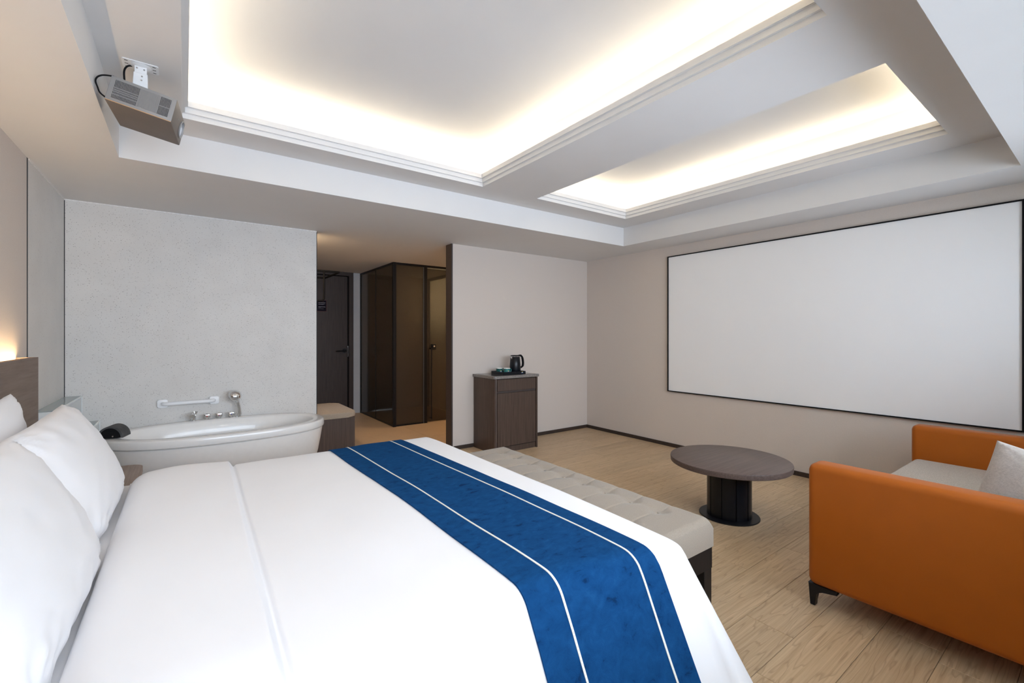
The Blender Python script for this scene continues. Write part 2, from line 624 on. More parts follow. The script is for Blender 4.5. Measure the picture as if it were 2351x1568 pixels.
# ------------------------------------------------------------------ floor
fl = struct(empty('floor'))
one('subfloor', 'subfloor', fl, XL, XR, YN, 4.63, -0.06, -0.012)
W, PL = 0.2, 1.22
meshes = {}
joint = {0: 2.11, -1: 1.783, -3: 2.42}
k = int(math.floor((YN - 0.845) / W))
rows = []
while 0.845 + k * W < 4.63:
    rows.append(k)
    k += 1
for k in rows:
    y0 = max(0.845 + k * W, YN)
    y1 = min(0.845 + (k + 1) * W, 4.63)
    if y1 - y0 < 0.02:
        continue
    off = joint.get(k, random.uniform(0, PL))
    x = off - PL * math.ceil((off - XL) / PL)
    while x < XR:
        xa, xb = max(x, XL), min(x + PL, XR)
        x += PL
        if xb - xa < 0.03:
            continue
        if xb < 1.33 and 1.1 < y0 and y1 < 2.8 and xa > -0.75:
            continue            # wholly under the bed
        g = 0.0007
        key = (round(xb - xa, 3), round(y1 - y0, 3))
        if key not in meshes:
            bm = bm_new()
            lx, ly = (xb - xa) / 2 - g, (y1 - y0) / 2 - g
            loft(bm, [[(-lx, -ly, -0.012), (lx, -ly, -0.012), (lx, ly, -0.012), (-lx, ly, -0.012)],
                      [(-lx, -ly, -0.0012), (lx, -ly, -0.0012), (lx, ly, -0.0012), (-lx, ly, -0.0012)],
                      [(-lx + .0012, -ly + .0012, 0), (lx - .0012, -ly + .0012, 0), (lx - .0012, ly - .0012, 0), (-lx + .0012, ly - .0012, 0)]])
            o = obj('floorboard', bm, 'plank', fl)
            meshes[key] = o.data
        else:
            o = bpy.data.objects.new('floorboard', meshes[key])
            C.objects.link(o)
            o.parent = fl
        o.location = ((xa + xb) / 2, (y0 + y1) / 2, 0)

# terrazzo slabs of the corridor
tf = struct(empty('floor_corridor'))
slab_x = [0.72, 1.32, 1.92, 2.52, 3.12, 3.72, 4.32, 4.60]
slab_y = [4.63, 5.28, 6.10, 6.90, 7.62]
for i in range(len(slab_x) - 1):
    for j in range(len(slab_y) - 1):
        g = 0.001
        one('floor_tile', 'tile', tf, slab_x[i] + g, slab_x[i + 1] - g, slab_y[j] + g, slab_y[j + 1] - g, -0.02, 0.0, bev=0.001, seg=1)
one('tile_bed', 'subfloor', tf, 0.72, 4.60, 4.63, 7.62, -0.06, -0.003)

# ------------------------------------------------------------------ walls
o = one('wall_left', 'wallpaper', None, XL - 0.1, XL, YN - 0.1, 3.775, 0, ZS + 0.6); struct(o)
o = one('wall_left_stone', 'stone', None, XL - 0.1, XL + 0.002, 3.795, YS, 0, ZS + 0.02); struct(o)
o = one('wall_stone', 'stone', None, XL + 0.006, XB - 0.006, YS, YS + 0.10, 0, ZS + 0.02); struct(o)
o = one('wall_far', 'wallpaper', None, XJ + 0.012, XR, YF, YF + 0.13, 0, ZS + 0.02); struct(o)
o = one('wall_right', 'wallpaper', None, XR, XR + 0.1, YN - 0.1, YF + 0.13, 0, ZS + 0.6); struct(o)
o = one('trim_1', 'trimblack', None, XL - 0.05, XL + 0.001, 3.772, 3.798, 0, ZS); struct(o)
o = one('trim_2', 'trimblack', None, XL, XL + 0.0065, YS - 0.003, YS + 0.05, 0, ZS - 0.004); struct(o)
o = one('trim_3', 'trimblack', None, XB - 0.0065, XB, YS + 0.001, YS + 0.10, 0, ZS - 0.006); struct(o)
o = one('trim_4', 'jamb', None, XJ - 0.004, XJ + 0.0125, YF - 0.004, YF + 0.131, 0, ZS, bev=0.001, seg=1); struct(o)
# caulk bead along the top of the stone
bm = bm_new()
box(bm, XL, XB - 0.004, YS - 0.006, YS + 0.001, ZS - 0.009, ZS + 0.001)
box(bm, XL, XL + 0.006, 3.80, YS, ZS - 0.007, ZS + 0.001)
struct(obj('trim_5', bm, 'caulk'))
# corridor shell
o = one('wall_corridor_left', 'wallpaper', None, 0.62, 0.72, YS + 0.10, YE + 0.1, 0, ZS + 0.02); struct(o)
bm = bm_new()
box(bm, 0.72, 1.02, YE, YE + 0.1, 0, ZS + 0.02)
box(bm, 2.262, 2.392, YE, YE + 0.1, 0, ZS + 0.02)
struct(obj('wall_corridor_end', bm, 'stone_grey'))
o = one('wall_bathroom_end', 'wallpaper', None, 2.392, 4.70, YE, YE + 0.1, 0, ZS + 0.02); struct(o)
o = one('wall_bathroom_right', 'wallpaper', None, 4.60, 4.70, YF + 0.13, YE, 0, ZS + 0.02); struct(o)

# baseboards
o = one('baseboard_right', 'skirt', None, XR - 0.012, XR, YN, YF, 0, 0.042, bev=0.002, seg=1); struct(o)
o = one('baseboard_far', 'skirt', None, XJ + 0.02, XR - 0.012, YF - 0.012, YF, 0, 0.042, bev=0.002, seg=1); struct(o)

# window wall behind the camera
bm = bm_new()
box(bm, XL - 0.1, -0.55, YN - 0.1, YN, 0, ZS + 0.6)
box(bm, 4.05, XR + 0.1, YN - 0.1, YN, 0, ZS + 0.6)
box(bm, -0.55, 4.05, YN - 0.1, YN, 2.14, ZS + 0.6)
box(bm, -0.55, 4.05, YN - 0.1, YN, 0, 1.00)
struct(obj('wall_near', bm, 'wallpaper'))
wn = struct(empty('window_1', (0, 0, 0)))
bm = bm_new()
for x in (-0.55, 0.9667, 2.4833, 4.0):
    box(bm, x, x + 0.05, YN - 0.08, YN - 0.02, 1.00, 2.14)
box(bm, -0.5, 4.0, YN - 0.08, YN - 0.02, 1.00, 1.05)
box(bm, -0.5, 4.0, YN - 0.08, YN - 0.02, 2.09, 2.14)
obj('window_frame', bm, 'blackmetal', wn)
for x in (-0.50, 1.0167, 2.5333):
    one('pane', 'windowglass', wn, x, x + 1.4667, YN - 0.053, YN - 0.047, 1.05, 2.09)

# ------------------------------------------------------------------ ceiling
ce = struct(empty('ceiling'))
TX0, TX1, TY0, TY1 = -0.31, 4.125, 0.385, 3.458
bm = bm_new()
ring_box(bm, TX0, TX1, TY0, TY1, (TX0 - XL, XR - TX1, TY0 - YN, YS + 0.1 - TY1), ZS, ZT)
obj('soffit', bm, 'paint', ce)
one('corridor_ceiling', 'paint', ce, 0.62, 4.7, YS + 0.1, YE + 0.1, ZS, ZS + 0.06)
H1 = (-0.012, 2.02, 0.69, 3.19)
H2 = (2.592, 3.815, 0.655, 3.172)
CW = 0.125
ym = 1.9
bm = bm_new()
e_ = 0.03
ring_box(bm, H1[0] - e_, H1[1] + e_, H1[2] - e_, H1[3] + e_, (H1[0] - e_ - TX0, 2.30 - H1[1] - e_, H1[2] - e_ - TY0, TY1 - H1[3] - e_), ZT, ZT + 0.012)
ring_box(bm, H2[0] - e_, H2[1] + e_, H2[2] - e_, H2[3] + e_, (H2[0] - e_ - 2.30, TX1 - H2[1] - e_, H2[2] - e_ - TY0, TY1 - H2[3] - e_), ZT, ZT + 0.012)
obj('tray_panel', bm, 'paint', ce)
for H in (H1, H2):
    bm = bm_new()
    prof = [(-0.03, 0.0), (0.0, 0.0), (0.0, 0.028), (0.004, 0.028), (0.004, 0.030), (0.013, 0.030), (0.013, 0.059), (0.017, 0.059), (0.017, 0.061), (0.027, 0.061), (0.027, 0.094), (0.012, 0.094), (0.012, 0.070), (-0.03, 0.070)]
    loft(bm, [[(H[0] + d, H[2] + d, ZT + z), (H[1] - d, H[2] + d, ZT + z), (H[1] - d, H[3] - d, ZT + z), (H[0] + d, H[3] - d, ZT + z)] for d, z in prof + prof[:1]], False, False)
    obj('cove_moulding', bm, 'paint', ce)
    bm = bm_new()
    ring_box(bm, H[0] - CW, H[1] + CW, H[2] - CW, H[3] + CW, 0.03, ZT + 0.012, ZC)
    box(bm, H[0] - CW, H[1] + CW, H[2] - CW, H[3] + CW, ZC, ZC + 0.02)
    obj('cove_recess', bm, 'paint', ce)
    x0, x1, y0, y1 = H[0] - 0.045, H[1] + 0.045, H[2] - 0.045, H[3] + 0.045
    zz = ZT + 0.072
    for s in ((x0, x1, y1 - .006, y1 + .006), (x0, x1, y0 - .006, y0 + .006), (x0 - .006, x0 + .006, y0, y1), (x1 - .006, x1 + .006, y0, y1)):
        one('led_strip', 'led', ce, s[0], s[1], s[2], s[3], zz, zz + 0.008)

# added fill lights in the near soffit, out of view, brightening the bed from above
for x, wh in ((-0.35, 'nearest the headboard wall'), (0.55, 'second from the headboard wall'), (1.45, 'third from the headboard wall'), (2.60, 'nearest the sofa')):
    rd = tag(empty('soffit_fill_light', (x, 0.10, ZS)), 'added round fill light, out of view in the ceiling strip by the window, ' + wh, 'lamp', 'added fill lights in the near soffit')
    bm = bm_new()
    lathe(bm, [(0.060, 0.0), (0.060, -0.004), (0.046, -0.005), (0.045, -0.001)], n=28)
    obj('trim_ring', bm, 'steelwhite', rd, True)
    l = bpy.data.lights.new('soffit_fill_glow', 'AREA')
    l.shape = 'DISK'
    l.size = 0.085
    l.energy = FILL_W
    l.color = (1.0, 0.97, 0.94)
    l.spread = math.radians(125)
    o = bpy.data.objects.new('soffit_fill_glow', l)
    o.location = (0, 0, -0.007)
    o.rotation_euler = (math.radians(28), 0, 0)
    o.parent = rd
    C.objects.link(o)

# ------------------------------------------------------------------ entrance door at the end of the corridor
d1 = struct(empty('door_1', (1.58, YE, 0)))
d1.location = (0, 0, 0)
bm = bm_new()
box(bm, 2.192, 2.262, YE - 0.03, YE + 0.1, 0, ZS)
box(bm, 1.02, 1.09, YE - 0.03, YE + 0.1, 0, ZS)
box(bm, 1.09, 2.192, YE - 0.03, YE + 0.1, 2.275, ZS)
obj('door_frame', bm, 'doorwood', d1)
one('door_leaf', 'doorwood', d1, 1.10, 2.172, YE + 0.005, YE + 0.05, 0.01, 2.262)
one('door_light_block', 'blackmatte', d1, 1.09, 2.20, YE + 0.055, YE + 0.099, 0.0, 2.30)  # added sheet that keeps sky light out of the gap above the leaf
one('door_seal', 'blackmatte', d1, 2.172, 2.192, YE + 0.0, YE + 0.05, 0.0, 2.275)
one('hinge_plate', 'chrome', d1, 2.176, 2.186, YE - 0.004, YE, 0.95, 1.12)
bm = bm_new()
tube(bm, [(2.125, YE + 0.005, 1.045), (2.125, YE - 0.012, 1.045)], 0.034, 20)
tube(bm, [(2.125, YE - 0.012, 1.045), (2.125, YE - 0.055, 1.045)], 0.012, 12)
tube(bm, [(2.135, YE - 0.055, 1.045), (1.985, YE - 0.055, 1.040)], [0.013, 0.011], 12)
obj('door_handle', bm, 'blackmetal', d1, True)

nt_ = tag(empty('door_notice', (1.70, YE - 0.001, 1.68)), 'small dark printed notice plate fixed to the entrance door', 'sign')
one('plate', 'notice', nt_, -0.17, 0.145, 0.0, 0.005, 0.0, 0.182)
bm = bm_new()
for b in ((-0.17, 0.145, 0.0, 0.004), (-0.17, 0.145, 0.178, 0.182), (-0.17, -0.166, 0, 0.182), (0.141, 0.145, 0, 0.182)):
    box(bm, b[0], b[1], -0.001, 0.0, b[2], b[3])
box(bm, 0.035, 0.10, -0.001, 0, 0.158, 0.165)
obj('border', bm, 'noticered', nt_)
bm = bm_new()
for z, x1 in ((0.140, .128), (0.133, .12), (0.115, .12), (0.108, .10), (0.075, .125), (0.068, .128), (0.061, .06), (0.040, .10)):
    box(bm, 0.02, x1, -0.001, 0, z, z + 0.0035)
for x, z in ((-.02, .145), (-.045, .145), (-.045, .10), (-.02, .10), (-.02, .075), (-.03, .05), (-.02, .035)):
    box(bm, x, x + 0.008, -0.001, 0, z, z + 0.008)
obj('print', bm, 'noticetext', nt_)

# ------------------------------------------------------------------ smoked glass shower enclosure
se = tag(empty('shower_enclosure', (2.39, 6.137, 0)), 'smoked frosted glass shower enclosure with black metal frame in the corridor', 'enclosure')
GX, GY = 0.0, 0.0
zt_ = ZS - 0.002
one('corner_post', 'blackmetal', se, -0.012, 0.032, -0.032, 0.012, 0, zt_, bev=0.002, seg=1)
one('wall_post', 'blackmetal', se, -0.012, 0.02, 1.425, 1.46, 0, zt_)
one('mullion', 'blackmetal', se, -0.006, 0.012, 0.715, 0.735, 0, zt_ - 0.03)
one('door_post', 'blackmetal', se, 0.462, 0.512, -0.022, 0.012, 0, zt_)
one('post_trim', 'steel', se, 0.455, 0.462, -0.02, 0.0, 0.0, zt_ - 0.03)
one('top_rail', 'blackmetal', se, -0.012, 0.02, 0.012, 1.46, zt_ - 0.03, zt_)
one('top_rail', 'blackmetal', se, 0.02, 2.2, -0.02, 0.012, zt_ - 0.03, zt_)
one('bottom_rail', 'blackmetal', se, -0.008, 0.014, 0.012, 1.43, 0, 0.02)
one('bottom_rail', 'blackmetal', se, 0.03, 0.462, -0.014, 0.008, 0, 0.02)
one('glass_pane', 'smoke', se, -0.003, 0.004, 0.012, 0.715, 0.02, zt_ - 0.03)
one('glass_pane', 'smoke', se, -0.003, 0.004, 0.735, 1.425, 0.02, zt_ - 0.03)
one('glass_pane', 'smoke', se, 0.032, 0.455, -0.004, 0.003, 0.02, zt_ - 0.03)
one('door_pane', 'smoke', se, 0.516, 1.30, 0.016, 0.024, 0.012, zt_ - 0.04)
bm = bm_new()
tube(bm, [(0.576, -0.035, 1.115), (0.576, -0.035, 0.05)], 0.009, 10)
tube(bm, [(0.576, -0.035, 1.10), (0.576, 0.016, 1.10)], 0.009, 10)
tube(bm, [(0.576, -0.035, 0.07), (0.576, 0.016, 0.07)], 0.009, 10)
obj('pull_handle', bm, 'blackmetal', se, True)
lk = one('lock', 'blackmetal', se, 0.592, 0.652, -0.03, 0.016, 1.085, 1.165, bev=0.004)
bm = bm_new()
tube(bm, [(0.622, -0.030, 1.135), (0.622, -0.034, 1.135)], 0.012, 14)
obj('lock_cylinder', bm, 'chrome', lk, True)
# inner partition of the bathroom, seen through the door glass
ip = tag(empty('inner_partition', (3.62, 6.2, 0)), 'black framed glass partition inside the shower room behind the smoked door', 'partition')
one('frame_rail', 'blackmetal', ip, -0.02, 0.02, 0.1, 1.38, ZS - 0.05, ZS - 0.005)
one('frame_post', 'blackmetal', ip, -0.02, 0.02, 1.32, 1.38, 0, ZS - 0.05)
one('frame_post', 'blackmetal', ip, -0.02, 0.02, 0.1, 0.15, 0, ZS - 0.05)
one('glass_pane', 'frostclear', ip, -0.003, 0.003, 0.15, 1.32, 0.01, ZS - 0.05)
dl = tag(empty('downlight', (2.948, 7.016, ZS)), 'round recessed downlight in the shower room ceiling', 'lamp')
bm = bm_new()
lathe(bm, [(0.055, 0.0), (0.055, -0.006), (0.042, -0.008), (0.040, 0.0)], n=28)
obj('trim_ring', bm, 'steelwhite', dl, True)
bm = bm_new()
lathe(bm, [(0.040, -0.002), (0.040, -0.004)], n=28)
obj('lens', bm, 'dim', dl)
# warm lamp deeper in the bathroom
bl = tag(empty('wall_lamp', (4.30, 7.2, 1.95)), 'warm lamp glowing in the bathroom behind the partition', 'lamp')
bm = bm_new()
lathe(bm, [(0.03, -0.10), (0.045, -0.06), (0.045, 0.06), (0.03, 0.10)], n=20)
obj('lamp_shade', bm, 'lamp', bl, True)
one('lamp_bracket', 'blackmetal', bl, 0.04, 0.30, -0.012, 0.012, -0.012, 0.012)

vl = tag(empty('corridor_fill_light', (3.9, 5.3, ZS)), 'added warm fill light hidden behind the far wall to brighten the corridor', 'lamp')  # added unseen source, puts warm light on the corridor floor
bm = bm_new()
lathe(bm, [(0.11, -0.001), (0.11, -0.012), (0.001, -0.014)], n=24)
obj('diffuser', bm, 'corridorfill', vl)
bm = bm_new()
lathe(bm, [(0.125, 0.0), (0.125, -0.010), (0.112, -0.010)], n=24, caps=False)
obj('trim_ring', bm, 'steelwhite', vl)

# ------------------------------------------------------------------ clothes rack and shoe bench in the corridor
cr = tag(empty('clothes_rack', (0, 0, 0)), 'black tube hanging rail below the corridor ceiling by the entrance door', 'rack')
bm = bm_new()
tube(bm, smooth_path([(0.74, 5.6, 2.058), (1.44, 5.6, 2.058), (1.49, 5.61, 2.058), (1.505, 5.66, 2.058), (1.505, 6.2, 2.058), (1.49, 6.265, 2.058), (1.44, 6.28, 2.058), (0.74, 6.28, 2.058)], 5), 0.012, 10)
obj('rail', bm, 'blackmatte', cr, True)
bm = bm_new()
tube(bm, smooth_path([(1.331, 5.6, 2.05), (1.331, 5.6, 1.76), (1.318, 5.6, 1.72), (1.28, 5.6, 1.706), (0.92, 5.6, 1.706), (0.88, 5.6, 1.72), (0.867, 5.6, 1.76), (0.867, 5.6, 2.05)], 5), 0.011, 10)
obj('hanging_bar', bm, 'blackmatte', cr, True)
for y in (5.6, 6.28):
    bm = bm_new()
    tube(bm, [(0.72, y, 2.058), (0.742, y, 2.058)], 0.03, 16)
    obj('wall_flange', bm, 'blackmatte', cr, True)

ob = tag(empty('shoe_bench', (1.15, 5.5, 0)), 'dark wood shoe bench with beige padded top at the corridor entrance', 'bench')
one('cabinet', 'walnut', ob, -0.42, 0.395, -0.38, 0.42, 0, 0.385)
bm = bm_new()
prism(bm, rrect(-0.42, 0.415, -0.40, 0.44, 0.09, 6), 'z', 0.386, 0.445, bev=0.018, seg=3)
obj('cushion', bm, 'seat', ob, True, 60)

# warm closet light tucked behind the stone wall
cl = tag(empty('closet_light', (0.86, 5.12, ZS)), 'warm strip light on the corridor ceiling behind the stone wall', 'lamp')
one('strip', 'closetled', cl, -0.02, 0.02, -0.12, 0.12, -0.02, -0.001)
l = bpy.data.lights.new('closet_glow', 'AREA')
l.shape = 'RECTANGLE'
l.size, l.size_y = 0.06, 0.3
l.energy = 5.0
l.color = (1.0, 0.74, 0.46)
o = bpy.data.objects.new('closet_glow', l)
o.location = (0, 0, -0.024)
o.rotation_euler = (0, math.radians(-25), 0)
o.parent = cl
C.objects.link(o)

# ------------------------------------------------------------------ projection screen
ps = tag(empty('projection_screen', (XR, 1.799, 0.645)), 'large white projection screen with thin black frame on the right wall', 'screen')
one('surface', 'screen', ps, -0.016, -0.004, -1.376, 1.366, 0.008, 1.564)
hh = 1.572
for b in ((-1.389, -1.377, 0, hh), (1.366, 1.377, 0, hh), (-1.377, 1.366, 0, 0.010), (-1.377, 1.366, hh - 0.010, hh)):
    one('frame_bar', 'blackmatte', ps, -0.026, -0.001, b[0], b[1], b[2], b[3])

# ------------------------------------------------------------------ headboard
hb = tag(empty('headboard', (XL, 1.9, 0)), 'taupe wood headboard with warm light strip along its top on left wall', 'headboard')
one('panel', 'headwood', hb, 0.052, 0.083, -2.2, 1.66, 0.12, 1.178)
one('end_cap', 'headwood', hb, 0.001, 0.083, 1.66, 1.68, 0.12, 1.178)
one('back_rail', 'headwood', hb, 0.001, 0.052, -2.2, 1.66, 1.10, 1.151)
one('led_strip', 'ledhead', hb, 0.036, 0.048, -2.15, 1.657, 1.152, 1.157)

# ------------------------------------------------------------------ bed
bd = tag(empty('bed', (0.35, 1.93, 0)), 'wide bed with white sheet and mattress against the taupe headboard', 'bed')
one('bed_base', 'headwood', bd, -0.99, 0.93, -0.86, 0.90, 0.03, 0.28, bev=0.01)
bm = bm_new()
box(bm, -1.00, 0.955, -0.895, 0.965, 0.281, 0.540, bev=0.045, seg=4)
obj('mattress', bm, 'sheet', bd, True, 60)
bm = bm_new()
prism(bm, rrect(-1.0, -0.4, -0.90, 0.985, 0.05, 5), 'z', 0.50, 0.556, bev=0.02, seg=3)
obj('bottom_sheet', bm, 'sheet', bd, True, 60)

AX1, BN0, BFR = 1.325, 1.03, 2.825      # flat top limits of the duvet
R0 = 0.075


def duvet_pt(a, b):
    """point of the duvet cloth; a along X from the head, b along Y; beyond the flat top it rolls over and hangs"""
    dx = max(0.0, a - AX1)
    BN = BN0 - 0.16 * min(max(a - 0.75, 0), 0.6)
    if b < BN:
        dy, sy, slope = BN - b, -1, 0.50
    elif b > BFR:
        dy, sy, slope = b - BFR, 1, 0.12
    else:
        dy, sy, slope = 0.0, 1, 0.0
    d = math.hypot(dx, dy)
    x, y, z = min(a, AX1), min(max(b, BN), BFR), 0.603
    # softly crowned top
    z += 0.012 * math.sin(PI * min(max((b - BN) / (BFR - BN), 0), 1)) ** 0.5 * 0.6
    # folded-back band by the pillows
    edge = 0.17 + 0.04 * (b - 1.0) / 1.9
    t = min(max((edge - a) / 0.022, 0), 1)
    hp = min(max((b - BN + 0.25) / 0.3, 0), 1) * min(max((BFR + 0.1 - b) / 0.1, 0), 1)
    z += (0.024 * t * t * (3 - 2 * t) + 0.014 * math.sin(PI * min(max((edge - a) / (edge + 0.2), 0), 1)) * t) * hp
    cre = math.exp(-((a - edge - 0.003) / 0.007) ** 2)
    z -= 0.009 * cre
    z += 0.006 * noise.noise((a * 2.2, b * 1.6, 3.1)) + 0.0035 * noise.noise((a * 6, b * 3, 1.1))
    if d > 0:
        ux, uy = dx / d, sy * dy / d
        corner = 2 * abs(ux * uy)
        sl = slope * uy * uy + 0.045 * ux * ux + 0.20 * corner
        ang = math.atan(sl)
        full = PI / 2 - ang
        if d < R0 * full:
            th = d / R0
            outw, drop = R0 * math.sin(th), R0 * (1 - math.cos(th))
        else:
            e = d - R0 * full
            outw = R0 * math.sin(full) + e * math.sin(ang)
            drop = R0 * (1 - math.cos(full)) + e * math.cos(ang)
        drop = min(drop, 0.545)
        rip = 0.010 * min(1, drop / 0.25) * math.sin(9.0 * (a * abs(uy) + b * abs(ux)) + 1.3) * (0.4 if sy > 0 else 1)
        x += ux * (outw + rip)
        y += uy * (outw + rip)
        z -= drop
    # head end rolls down on the sheet
    if a < -0.13:
        q = min((-0.13 - a) / 0.09, 1)
        x = -0.13 - 0.085 * math.sin(q * PI / 2)
        z -= (z - 0.556) * (1 - math.cos(q * PI / 2))
    return Vector((x, y, z))


def cloth(bm, a_of, as_, bs, lift=0.0, thick=0.006):
    """patch of cloth on the duvet surface; a_of(s, b) gives a"""
    top, bot = [], []
    for s in as_:
        rt, rb = [], []
        for b in bs:
            a = a_of(s, b)
            p = duvet_pt(a, b)
            e = 0.004
            nrm = (duvet_pt(a + e, b) - duvet_pt(a - e, b)).cross(duvet_pt(a, b + e) - duvet_pt(a, b - e))
            nrm = nrm.normalized() if nrm.length > 1e-9 else Vector((0, 0, 1))
            rt.append(bm.verts.new(p + nrm * (lift + thick)))
            rb.append(bm.verts.new(p + nrm * lift))
        top.append(rt)
        bot.append(rb)
    na, nb = len(top), len(top[0])
    for i in range(na - 1):
        for j in range(nb - 1):
            bm.faces.new((top[i][j], top[i + 1][j], top[i + 1][j + 1], top[i][j + 1]))
            bm.faces.new((bot[i][j], bot[i][j + 1], bot[i + 1][j + 1], bot[i + 1][j]))
    for i in range(na - 1):
        for j, sgn in ((0, 1), (nb - 1, -1)):
            bm.faces.new((top[i][j], bot[i][j], bot[i + 1][j], top[i + 1][j]))
    for j in range(nb - 1):
        for i in (0, na - 1):
            bm.faces.new((top[i][j], top[i][j + 1], bot[i][j + 1], bot[i][j]))


def lin(a, b, n):
    return [a + (b - a) * k / n for k in range(n + 1)]


aa = lin(-0.22, -0.13, 8) + lin(-0.13, 0.14, 16)[1:] + lin(0.14, 0.25, 40)[1:] + lin(0.25, AX1, 50)[1:] + lin(AX1, AX1 + 0.13, 10)[1:] + lin(AX1 + 0.13, AX1 + 0.56, 16)[1:]
bb = lin(BN0 - 0.62, BN0 - 0.13, 18) + lin(BN0 - 0.13, BN0, 10)[1:] + lin(BN0, BFR, 60)[1:] + lin(BFR, BFR + 0.13, 10)[1:] + lin(BFR + 0.13, BFR + 0.5, 10)[1:]
bm = bm_new()
cloth(bm, lambda s, b: s, aa, bb, -0.006, 0.006)
dv = obj('duvet', bm, 'sheet', None, True, 180)
tag(dv, 'white duvet spread over the bed with its top edge folded back', 'duvet')

rb_ = lin(BN0 - 0.56, BN0 - 0.13, 16) + lin(BN0 - 0.13, BN0, 12)[1:] + lin(BN0, BFR, 60)[1:] + lin(BFR, BFR + 0.13, 12)[1:] + lin(BFR + 0.13, BFR + 0.4, 8)[1:]
rn = tag(empty('bed_runner'), 'blue velvet bed runner with two cream stripes across the duvet', 'runner')
e_of = lambda b: (b - 1.03) / 1.8


def runner_a(s, b):
    k = min(max(e_of(b), -0.1), 1.1)
    left = 0.748 - 0.042 * k
    right = 1.222 - 0.066 * k
    return left + (right - left) * s


bm = bm_new()
cloth(bm, runner_a, lin(0, 1, 16), rb_, 0.001, 0.006)
obj('runner_cloth', bm, 'velvet', rn, True, 60)
for s in (0.232, 0.838):
    bm = bm_new()
    cloth(bm, lambda q, b: runner_a(s, b) + (q - 0.5) * 0.0068, [0, 0.33, 0.67, 1], rb_, 0.0065, 0.0022)
    obj('stripe', bm, 'cream', rn, True, 60)

# ------------------------------------------------------------------ pillows
def pillow(name, label, w_, h_, t_, mtx, m, group=None, cat='pillow', n=44, wr=0.006, seed=0.0, pinch=0.06, taper=0.0):
    bm = bm_new()
    def pt(u, v, side):
        eu, ev = 1 - abs(u) ** 2.6, 1 - abs(v) ** 2.6
        prof = max(eu, 0) ** 0.42 * max(ev, 0) ** 0.42
        x = w_ / 2 * u * (1 - pinch * (1 - v * v)) * (1 - taper * max(0, -v) ** 3)
        y = h_ / 2 * v * (1 - pinch * (1 - u * u))
        z = t_ / 2 * prof
        rim = (1 - prof) ** 1.2
        k = wr * (noise.noise((u * 4.5 + seed, v * 4.5, seed * 1.7)) + 0.5 * noise.noise((u * 9 + seed, v * 9, 4.0))) * (0.4 + 1.2 * rim) * min(1, prof * 5)
        # creases running out of the corners
        for cu, cv in ((1, 1), (1, -1), (-1, 1), (-1, -1)):
            r = math.hypot(u - cu, v - cv)
            ang = math.atan2(v - cv, u - cu)
            k += 0.9 * wr * math.sin(ang * 17 + seed * 3) * math.exp(-(r / 0.38) ** 2) * min(1, prof * 4)
        return Vector((x, y, side * z + k))
    g = [-1 + 2 * i / n for i in range(n + 1)]
    g = [math.sin(v * PI / 2) * 0.55 + v * 0.45 for v in g]
    top = [[bm.verts.new(pt(u, v, 1)) for v in g] for u in g]
    bot = [[top[i][j] if i in (0, n) or j in (0, n) else bm.verts.new(pt(g[i], g[j], -1)) for j in range(n + 1)] for i in range(n + 1)]
    for i in range(n):
        for j in range(n):
            bm.faces.new((top[i][j], top[i + 1][j], top[i + 1][j + 1], top[i][j + 1]))
            bm.faces.new((bot[i][j], bot[i][j + 1], bot[i + 1][j + 1], bot[i + 1][j]))
    o = obj(name, bm, m, None, True, 180)
    o.matrix_world = mtx
    tag(o, label, cat, group)
    return o


def lean(cx, cy, cz, tilt, roll=0.0, yaw=0.0):
    """local x -> world +Y, local y -> up leaning back towards -X by tilt from vertical, local z -> +X"""
    B = Matrix(((0, 0, 1), (1, 0, 0), (0, 1, 0))).to_4x4()
    R = Matrix.Rotation(-tilt, 4, 'Y')
    return Matrix.Translation((cx, cy, cz)) @ Matrix.Rotation(yaw, 4, 'Z') @ R @ B @ Matrix.Rotation(roll, 4, 'Z')


pillow('pillow', 'white pillow standing against the headboard behind the other pillows', 0.72, 0.50, 0.13,
       lean(-0.560, 2.42, 0.805, math.radians(8)), 'sheet', 'bed pillows', seed=1.3)
pillow('pillow', 'middle white pillow leaning forward of the headboard, pointed corner up beside bathtub', 0.84, 0.465, 0.19,
       lean(-0.360, 2.478, 0.765, math.radians(26), math.radians(1), math.radians(-1)), 'sheet', 'bed pillows', seed=2.9, pinch=0.035, wr=0.008, taper=0.17)
pillow('pillow', 'front white pillow, nearest on the bed at the lower left', 0.86, 0.475, 0.19,
       lean(-0.352, 1.635, 0.768, math.radians(27), math.radians(-1)), 'sheet', 'bed pillows', seed=5.1, pinch=0.03, wr=0.008, taper=0.12)

# ------------------------------------------------------------------ nightstand
ns = tag(empty('nightstand', (-0.47, 3.34, 0)), 'taupe wood nightstand with rounded corner between bed and bathtub', 'nightstand')
bm = bm_new()
prism(bm, rrect(-0.185, 0.262, -0.28, 0.285, 0.07, 7), 'z', 0.465, 0.50, bev=0.003, seg=2)
obj('tabletop', bm, 'standwood', ns, True)
bm = bm_new()
prism(bm, rrect(-0.182, 0.245, -0.27, 0.27, 0.06, 7), 'z', 0.04, 0.464)
obj('cabinet', bm, 'standwood', ns, True)
one('drawer', 'standwood', ns, 0.2455, 0.253, -0.20, 0.20, 0.26, 0.44, bev=0.002)
one('plinth', 'blackwood', ns, -0.17, 0.20, -0.24, 0.24, 0.0, 0.04)

